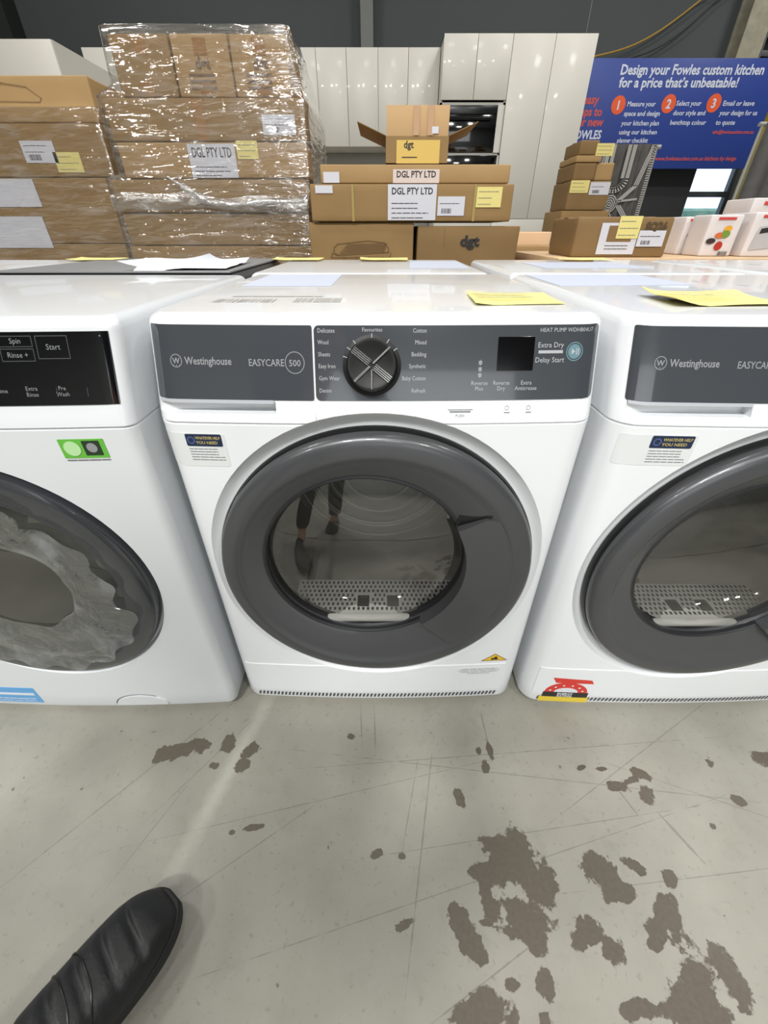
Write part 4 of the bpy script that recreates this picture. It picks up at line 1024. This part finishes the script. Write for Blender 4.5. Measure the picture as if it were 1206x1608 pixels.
# ------------------------------------------------------------------ kitchen display
YK = 4.9
KW = mat('kitchen_gloss_white', (208, 205, 196), .34, coat=.12)
GAP = .004
def door_row(root, name, xs, z0, z1, y, hand=False):
    for a, b in zip(xs[:-1], xs[1:]): obj(name, B(a + GAP / 2, b - GAP / 2, y - .020, y, z0 + GAP / 2, z1 - GAP / 2, bev=.0015), KW, root)
kx = [X(u, 150, YK) for u in (692, 743, 795, 858)]; kr = at(905, 225, YK)[0]
base = empty('tall_kitchen_cabinet', (0, YK, 0), label='tall glossy white oven cabinet beside the blue banner', cat='cabinet')
zt = Z(53, YK); zo1 = Z(165, YK); zo0 = Z(240, YK); zd = Z(344, YK)
bm = nb(); a, b = kx[0], kx[2]; ob0 = kx[0] + .03; ob1 = X(778, 200, YK)
box(bm, a, a + .018, 0, .6, .1, zt); box(bm, b - .018, b, 0, .6, .1, zt); box(bm, a, b, .58, .6, .1, zt); box(bm, a, b, 0, .58, zo1, zo1 + .018); box(bm, a, b, 0, .58, zo0 - .018, zo0); box(bm, a, b, 0, .58, zt - .018, zt)
box(bm, a, b, .0, .58, .1, .118)
box(bm, ob1, b - .018, -.018, 0, zo0, zo1)
obj('carcass', bm, KW, base)
door_row(base, 'door', [kx[0], kx[1], kx[2]], zo1 + .03, zt, 0); door_row(base, 'drawer', [kx[0], kx[2]], .12, .55, 0); door_row(base, 'drawer', [kx[0], kx[2]], .55, zo0 - .30, 0)
obj('kickboard', B(a, b, .05, .07, 0, .1), KW, base)
ov = empty('wall_oven', (0, YK, 0), label='black built-in oven in the white oven cabinet', cat='oven')
obj('oven_body', B(a + .02, ob1 - .002, .02, .55, zo0 + .002, zo1 - .002), BLACK, ov)
obj('oven_door', B(a + .022, ob1 - .004, -.022, .018, zo0 + .006, zo1 - .07, bev=.003), BLACKGLASS, ov); obj('control_strip', B(a + .022, ob1 - .004, -.020, .018, zo1 - .066, zo1 - .004, bev=.002), mat('oven_strip', (22, 23, 25), .25), ov)
obj('handle', tube(nb(), [(a + .06, -.05, zo1 - .10), (ob1 - .05, -.05, zo1 - .10)], .007), mat('oven_handle', (40, 41, 43), .25, metal=.8), ov)
ov2 = empty('lower_oven', (0, YK, 0), label='second black oven showing as a strip below the built-in oven', cat='oven')
obj('oven_body', B(a + .02, ob1 - .002, .02, .55, zo0 - .29, zo0 - .020), BLACK, ov2); obj('oven_door', B(a + .022, ob1 - .004, -.022, .018, zo0 - .285, zo0 - .022, bev=.003), BLACKGLASS, ov2)
pn = empty('pantry_cabinet', (0, YK, 0), label='tall glossy white pantry at the right end of the kitchen display', cat='cabinet')
b = kx[2]; e = kr
obj('carcass', B(b + .002, e, 0, .6, .1, zt), KW, pn)
door_row(pn, 'door', [b, kx[3], e], zd, zt, 0); door_row(pn, 'drawer', [b, e], .52, zd, 0); door_row(pn, 'drawer', [b, e], .12, .52, 0); obj('kickboard', B(b, e, .05, .07, 0, .1), KW, pn)
# wall cabinets left of the oven
zw1 = Z(75, YK + .22); zw0 = Z(231, YK + .22)
zz_l = [(X(455, 150, YK + .22) - .5 * k) for k in range(0, 6)][::-1]
wx = sorted([X(u, 150, YK + .22) for u in (150, 245, 345, 395, 453, 500, 546, 594, 640)] + [kx[0] - .004])
pw = struct('wall_kitchen', B(-3.9, kx[0] - .002, YK + .6, YK + .66, 0, zw1 - .01), mat('splash_wall', (150, 150, 142), .35))
for i in range(0, len(wx) - 1, 2):
    a_, b_ = wx[i], wx[min(i + 2, len(wx) - 1)]
    lbl = ('wall cabinet hidden mostly behind the wrapped stack, first from the left', 'white wall cabinet behind the wrapped carton stack', 'white wall cabinet just right of the wrapped stack', 'white wall cabinet above the open carton, second from the oven tower', 'white wall cabinet next to the oven tower')[min(i // 2, 4)]
    cb = empty('wall_cabinet', (0, YK + .22, 0), label=lbl, cat='cabinet')
    obj('carcass', B(a_ + .001, b_ - .001, 0, .375, zw0, zw1), KW, cb); door_row(cb, 'door', wx[i:min(i + 3, len(wx))], zw0, zw1, 0)
# far-left base: return panel with tall cabinet
cb = empty('wall_cabinet', (0, 3.9, 0), label='white cabinet end standing forward at the far left above the cartons', cat='cabinet')
xr = X(84, 70, 3.9); z1_ = Z(62, 3.9)
obj('carcass', B(xr - 1.6, xr, 0, 1.2, .1, z1_), KW, cb); door_row(cb, 'door', [xr - 1.6, xr - 1.07, xr - .53, xr], .12, z1_, 0); obj('kickboard', B(xr - 1.6, xr - .02, .05, .07, 0, .1), KW, cb)
# base cabinets with worktop, mostly hidden
kb = empty('base_cabinet', (0, YK, 0), label='white kitchen base cabinets with pale worktop behind the centre stack', cat='cabinet')
obj('carcass', B(-2.2, kx[0] - .004, 0, .58, .1, .86), KW, kb); obj('kickboard', B(-2.2, kx[0] - .004, .05, .07, 0, .1), KW, kb); door_row(kb, 'door', [-2.2 + i * (kx[0] - .004 + 2.2) / 5 for i in range(6)], .12, .86, 0)
wt = obj('worktop', B(-2.22, kx[0] - .004, YK - .03, YK + .59, .861, .90, bev=.003), mat('worktop', (206, 202, 192), .3), label='pale kitchen worktop running left from the oven cabinet', cat='worktop')

# ------------------------------------------------------------------ banner
YN = 5.62
x0 = 1.75; x1 = X(1172, 262, YN); z0 = Z(265, YN); z1 = Z(91, YN)
bn = obj('banner', B(x0, x1, YN, YN + .02, z0, z1, bev=.003), mat('banner_blue', (44, 66, 142), .45), label='large blue banner about custom kitchens hanging right of the kitchen display', cat='banner')
fb = lambda a, b, t: Vector((a, YN - t, b))
T = .002
BW = mat('banner_white', (205, 210, 225), .5)
def tb_(bm, s, u, v, u2, size, bold=.0, sh=0):
    a, z = at(u, v, YN); b = at(u2, v, YN)[0]; textbm(bm, fb, s, a, z, size, T, bold=bold, maxw=b - a, shear=sh)
for l_ in (('Design your Fowles custom kitchen', 973, 117, 1197, .105, .003), ('for a price that\u2019s unbeatable!', 971, 137, 1157, .105, .003)):
    bm = nb(); tb_(bm, *l_); obj('headline', bm, BW, bn)
for col_ in ((('Measure your', 984, 167, 1028), ('space and design', 979, 182, 1035), ('your kitchen plan', 975, 197, 1034), ('using our kitchen', 971, 211, 1030), ('planner checklist', 968, 224, 1016)),
             (('Select your', 1061, 166, 1100), ('door style and', 1056, 181, 1106), ('benchtop colour', 1051, 196, 1107)), (('Email or leave', 1134, 166, 1183), ('your design for us', 1129, 181, 1188), ('to quote', 1123, 196, 1153))):
    bm = nb()
    for s, u, v, u2 in col_: tb_(bm, s, u, v, u2, .056, .001)
    obj('step_text', bm, BW, bn)
bm = nb(); tb_(bm, 'FOWLES', 896, 218, 942, .10, .003); obj('shop_name', bm, BW, bn)
for t_, u, v in (('1', 971, 165), ('2', 1050, 163), ('3', 1121, 162)):
    a, z = at(u, v, YN); d_ = obj('number_disc', disc(nb(), fb, a, z, .075, .0015, 32), mat('banner_orange', (226, 92, 48), .5), bn)
    obj('number', textbm(nb(), fb, t_, a, z - .036, .10, .003, 'CENTER', bold=.003), BW, d_)
for l_ in (('3 easy', 904, 163, 939, .10, .003), ('steps to', 900, 182, 944, .10, .003), ('your new', 892, 198, 947, .10, .003), ('info@fowlesauction.com.au', 1118, 210, 1182, .042, .001), ('www.fowlesauction.com.au kitchens by design', 1028, 252, 1155, .05, .001)):
    bm = nb(); tb_(bm, *l_); obj('orange_lettering', bm, mat('banner_red', (200, 84, 78), .5), bn)
for xx in (x0 + .3, x1 - .3): obj('hanging_cord', tube(nb(), [(xx, YN + .01, z1 - .01), (xx, YN + .01, 5.0)], .004, 6), mat('cord_grey', (110, 112, 112), .6), bn)

# rugs hanging over racks
def rug(name, x0, x1, y, z0, z1, label, stripes=False, lean=0):
    r = empty(name, (0, 0, 0), label=label, cat='rug')
    bm = nb(); n = 40; pts = []
    R_ = []
    for i in range(n + 1):
        x = x0 + (x1 - x0) * i / n; yy = y + .015 * sin(i * .9)
        R_.append([(x, yy, z0), (x, yy, z1), (x, yy + .012, z1), (x, yy + .012, z0)])
    loops(bm, R_, True, True)
    obj('cloth', bm, mat('rug_grey', (96, 94, 92), .9, bump=.6, bscale=150, var=.15, vscale=14), r)
    fr_ = lambda a, b, t: Vector((a, y - .017 - t, b))
    bm = nb(); w_ = x1 - x0; zq = z0
    if not stripes: z0 = z1 - 1.5 * w_
    h_ = z1 - z0
    if stripes:
        k = 0; z = z0 + .03
        while z < z1 - .2: ribbon(bm, fr_, [(x0 + .35 * w_, z), (x1 - .02, z)], .012, .001); z += .032
    else:
        for rr in (1.0, .86, .62, .50):
            pts = [(x0 + .24 * w_ - .30 * w_ * rr, z1 - .01), (x0 + .24 * w_ - .30 * w_ * rr, z0 + .62 * h_)]
            pts += [(x0 + .24 * w_ + .30 * w_ * rr * cos(a), z0 + .60 * h_ + .16 * h_ * rr * sin(a)) for a in [pi + pi * q / 14 for q in range(15)]]
            pts += [(x0 + .24 * w_ + .30 * w_ * rr, z1 - .01)]; ribbon(bm, fr_, pts, .014, .001)
        for cx_, cz_, q in ((.26, .30, .17), (.20, .08, .2)):
            for rr in (1, .75, .5, .25): disc(bm, fr_, x0 + cx_ * w_, z0 + cz_ * h_, q * w_ * rr, .001, 30, rb=q * w_ * rr, r0=q * w_ * rr - .009)
        for tt in (0, .04, .08): ribbon(bm, fr_, [(x0 + (.42 + tt) * w_, z0 + .34 * h_), (x0 + (.72 + tt) * w_, z0 + .52 * h_), (x0 + (.9 + tt * .8) * w_, z1 - .01)], .010, .001)
        for tt in (0, .05, .1): ribbon(bm, fr_, [(x0 + (.42 + tt) * w_, z0 + .28 * h_), (x0 + (.66 + tt) * w_, z0 + .12 * h_), (x0 + (.72 + tt) * w_, z0)], .010, .001)
        ribbon(bm, fr_, [(x0 + .42 * w_, z0 + .33 * h_), (x1 - .05, z0 + .36 * h_)], .014, .001)
        for k in range(60): z = zq + (z1 - zq) * k / 60; ribbon(bm, fr_, [(x0 + .93 * w_, z), (x0 + .99 * w_, z)], .008, .001)
    obj('woven_pattern', bm, mat('rug_pale', (176, 174, 170), .9), r)
    obj('rail', tube(nb(), [(x0 - .05, y + .03, z1 - .015), (x1 + .05, y + .03, z1 - .015)], .015), STEEL, r)
    for x in (x0 - .02, x1 + .02): obj('stand_leg', tube(nb(), [(x, y + .03, 0), (x, y + .03, z1 - .015)], .012), STEEL, r)
YG = 3.8
rug('hanging_rug', X(952, 260, YG), X(1022, 260, YG), YG, .55, Z(226, YG), 'grey and white patterned rug hanging left below the blue banner')
YH = 4.0
rug('hanging_rug', X(1184, 250, YH), X(1184, 250, YH) + .9, YH, .4, Z(190, YH), 'dark grey striped rug hanging at the right edge of view', stripes=True)
# dark upright panel under the banner
dp = empty('partition_screen', (0, 6.0, 0), label='dark charcoal display panel under the blue banner, left of the glazed door', cat='screen')
obj('board', B(X(1005, 300, 6.0) - .4, X(1083, 300, 6.0), 0, .04, .06, Z(240, 6.0)), WALLD, dp)
for q in (X(1005, 300, 6.0) - .3, X(1083, 300, 6.0) - .15): obj('stand_foot', B(q, q + .06, -.2, .25, 0, .06), WALLD, dp)

# ------------------------------------------------------------------ the photographer: one shoe in view, body behind the camera
LEATHER = mat('black_leather', (20, 21, 23), .48, coat=.0, bump=.25, bscale=260)
SOLE = mat('rubber_sole', (24, 24, 25), .7, bump=.3, bscale=150)
def skin_body(name, chains, m, parent, root=0, sub=2):
    vs = []; es = []; rs = []; key = {}
    for ch in chains:
        prev = None
        for (x, y, z, r) in ch:
            k = (round(x, 3), round(y, 3), round(z, 3))
            if k not in key: key[k] = len(vs); vs.append((x, y, z)); rs.append(r)
            i = key[k]
            if prev is not None and prev != i: es.append((prev, i))
            prev = i
    me = bpy.data.meshes.new(name); me.from_pydata(vs, es, []); o = bpy.data.objects.new(name, me); C.objects.link(o)
    md = o.modifiers.new('skin', 'SKIN'); md.use_smooth_shade = True
    for i, sv in enumerate(me.skin_vertices[0].data): sv.radius = (rs[i], rs[i]) if not isinstance(rs[i], tuple) else rs[i]; sv.use_root = (i == root)
    s_ = o.modifiers.new('sub', 'SUBSURF'); s_.levels = sub; s_.render_levels = sub
    dg = bpy.context.evaluated_depsgraph_get(); m2 = bpy.data.meshes.new_from_object(o.evaluated_get(dg)); bpy.data.objects.remove(o)
    return obj(name, m2, m, parent, angle=180)
person = empty('person', (-.45, -.98, 0), label='person taking the picture, only the toe of one black leather shoe in view', cat='person')
PX, PY = -.45, -.98
def c_(pts): return [(x - PX, y - PY, z, r) for x, y, z, r in pts]
SKIN = mat('skin', (200, 150, 122), .5)
pel = (-.45, -1.05, .92, .145)
fl_ = (-.475, -.62, .10); fr__ = (-.06, -1.02, .09)
def hand(w, sgn):
    x, y, z = w; ch = []
    palm = (x - sgn * .02, y + .055, z + .015, .020)
    ch.append([(x, y, z, .026), palm])
    for k, (dx, ln) in enumerate(((-.027, .060), (-.009, .068), (.010, .064), (.028, .050))):
        b = (palm[0] + dx * .8, palm[1] + .030, z + .022, .0095)
        ch.append([palm, b, (b[0], b[1] + ln * .45, z + .040, .0088), (b[0] - sgn * .012, b[1] + ln * .55, z + .064, .0080)])
    ch.append([palm, (palm[0] - sgn * .030, y + .040, z + .030, .0105), (palm[0] - sgn * .040, y + .060, z + .055, .0095)])
    return ch
wl, wr = (-.10, -.70, .80), (.11, -.70, .80)
body_ch = [[pel, (-.43, -1.05, 1.10, .135), (-.38, -1.05, 1.32, .155), (-.36, -1.02, 1.44, .10), (-.35, -1.0, 1.52, .056), (-.34, -.97, 1.60, .078), (-.34, -.96, 1.70, .088)],
           [(-.38, -1.05, 1.32, .155), (-.56, -1.03, 1.40, .062), (-.52, -.95, 1.12, .046), (wl[0], wl[1], wl[2], .026)],
           [(-.38, -1.05, 1.32, .155), (-.20, -1.03, 1.40, .062), (-.06, -.97, 1.12, .046), (wr[0], wr[1], wr[2], .026)],
           [pel, (-.53, -1.0, .86, .088), (-.56, -.82, .50, .060), (-.505, -.665, .12, .040), (-.47, -.60, .07, .036)],
           [pel, (-.36, -1.05, .86, .088), (-.36, -1.06, .48, .060), (-.36, -1.13, .12, .040), (-.36, -1.05, .06, .036)]]
body_ch += hand(wl, -1) + hand(wr, 1)
skin_body('body', [c_(c) for c in body_ch], SKIN, person)
skin_body('trousers', [c_(c) for c in [[(pel[0], pel[1], pel[2] + .08, .150), (pel[0], pel[1], pel[2] - .01, .158)], [(pel[0], pel[1], pel[2] - .01, .158), (-.53, -1.0, .84, .105), (-.56, -.82, .50, .080), (-.505, -.665, .15, .064)],
            [(pel[0], pel[1], pel[2] - .01, .158), (-.36, -1.05, .84, .105), (-.36, -1.06, .48, .080), (-.36, -1.13, .14, .064)]]], mat('dark_trousers', (34, 36, 42), .9, bump=.4, bscale=300), person)
skin_body('jacket', [c_(c) for c in [[(-.45, -1.05, .98, .160), (-.43, -1.05, 1.12, .155), (-.38, -1.05, 1.32, .168), (-.36, -1.02, 1.43, .11)],
            [(-.38, -1.05, 1.32, .168), (-.56, -1.03, 1.39, .078), (-.52, -.95, 1.12, .062), (wl[0] - .03, wl[1] - .03, wl[2] + .03, .042)],
            [(-.38, -1.05, 1.32, .168), (-.20, -1.03, 1.39, .078), (-.06, -.97, 1.12, .062), (wr[0] - .005, wr[1] - .035, wr[2] + .037, .042)]]], mat('grey_jacket', (70, 74, 82), .9, bump=.4, bscale=250), person)
bm = nb(); bmesh.ops.create_uvsphere(bm, u_segments=24, v_segments=16, radius=.104)
for v in list(bm.verts):
    v.co.z *= 1.1
    v.co += Vector((-.34 - PX, -.975 - PY, 1.70))
bmesh.ops.delete(bm, geom=[v for v in bm.verts if v.co.y > -.91 - PY and v.co.z < 1.74], context='VERTS')
obj('hair', bm, mat('brown_hair', (60, 44, 34), .7, bump=.6, bscale=90), person)

def shoe(parent, toe, heel, lift, pitch=0):
    """local: x along the foot (heel 0 -> toe L), y across, z up"""
    tx, ty = toe; hx, hy = heel; L_ = math.hypot(tx - hx, ty - hy); a = atan2(ty - hy, tx - hx)
    M = Matrix.Translation((hx - PX, hy - PY, lift)) @ Matrix.Rotation(a, 4, 'Z') @ Matrix.Rotation(pitch, 4, 'Y')
    def half(t): 
        w_ = .036 + .016 * sin(min(1, t / .75) * pi * .5) if t < .72 else .052
        if t > .72: w_ = .052 * sqrt(max(0, 1 - ((t - .72) / .285) ** 2.4))
        if t < .08: w_ *= sqrt(max(.02, 1 - ((.08 - t) / .085) ** 2))
        return max(w_, .002)
    def outline(g): return [(t, half(t) + g) for t in [i / 40 for i in range(41)]]
    ns = 90
    # sole
    bm = nb(); rings = []
    def loop_(g, z):
        pts = []
        for i in range(41): t = sin(i / 40 * pi / 2); pts.append((t * L_ + g * max(0, t - .8) * 5, (half(t) + g * min(1, half(t) / .02)) + .006 * sin(t * pi), z))
        for i in range(40, -1, -1): t = sin(i / 40 * pi / 2); pts.append((t * L_ + g * max(0, t - .8) * 5, -(half(t) + g * min(1, half(t) / .02)) + .006 * sin(t * pi), z))
        return pts
    loops(bm, [loop_(-.002, 0), loop_(.001, .003), loop_(.002, .018), loop_(.0, .022)], True, True)
    bmesh.ops.transform(bm, matrix=M, verts=bm.verts); so = obj('shoe', bm, SOLE, parent, label='black leather shoe with creased upper and rubber sole')
    # upper
    bm = nb(); rings = []
    for i in range(ns):
        t = .004 + .990 * sin(i / (ns - 1) * pi / 2) ** 1.0
        w_ = half(t)
        hgt = .105 - .02 * sin(t * pi) if t < .42 else .090 - .046 * ((t - .42) / .58)
        if t > .86: hgt *= sqrt(max(.03, 1 - ((t - .86) / .145) ** 2.2))
        rip = .0050 * max(0, sin(t * 62)) ** 2 * (1 if .45 < t < .9 else .2) 
        r = []
        for k in range(21):
            b = pi * k / 20; cy = cos(b); sz = sin(b)
            px_ = w_ * (abs(cy) ** .75) * (1 if cy > 0 else -1) * (1 - .10 * sz)
            pz_ = .018 + (hgt - .018) * (sz ** .8) - rip * sz ** 2 * (1 if abs(cy) < .75 else .4)
            shift = .012 * cy   # creases run slanting across
            r.append((t * L_ + shift * min(1, t / .1, (1 - t) / .22), px_ + .006 * sin(t * pi), pz_))
        rings.append(r)
    loops(bm, rings, True, True, closed=False)
    bmesh.ops.transform(bm, matrix=M, verts=bm.verts); up = obj('upper', bm, LEATHER, so, angle=70)
    # stitched toe seam and side seam
    bm = nb()
    for tt in (.62, .54):
        pts = []
        for k in range(2, 19):
            b = pi * k / 20; t = tt + .10 * sin(b) - .05; w_ = half(t)
            hgt = .090 - .046 * ((t - .42) / .58)
            if t > .86: hgt *= sqrt(max(.03, 1 - ((t - .86) / .145) ** 2.2))
            cy, sz = cos(b), sin(b)
            pts.append((t * L_ + .012 * cy, w_ * (abs(cy) ** .75) * (1 if cy > 0 else -1) * (1 - .1 * sz) + .006 * sin(t * pi), .018 + (hgt - .018) * sz ** .8 + .0005))
        tube(bm, pts, .0013, 6)
    bmesh.ops.transform(bm, matrix=M, verts=bm.verts); obj('seam', bm, BLACK, so)
    return so
shoe(person, (-.325, -.338), (-.497, -.60), .012, pitch=radians(-3))
shoe(person, (-.34, -.90), (-.365, -1.19), .0)
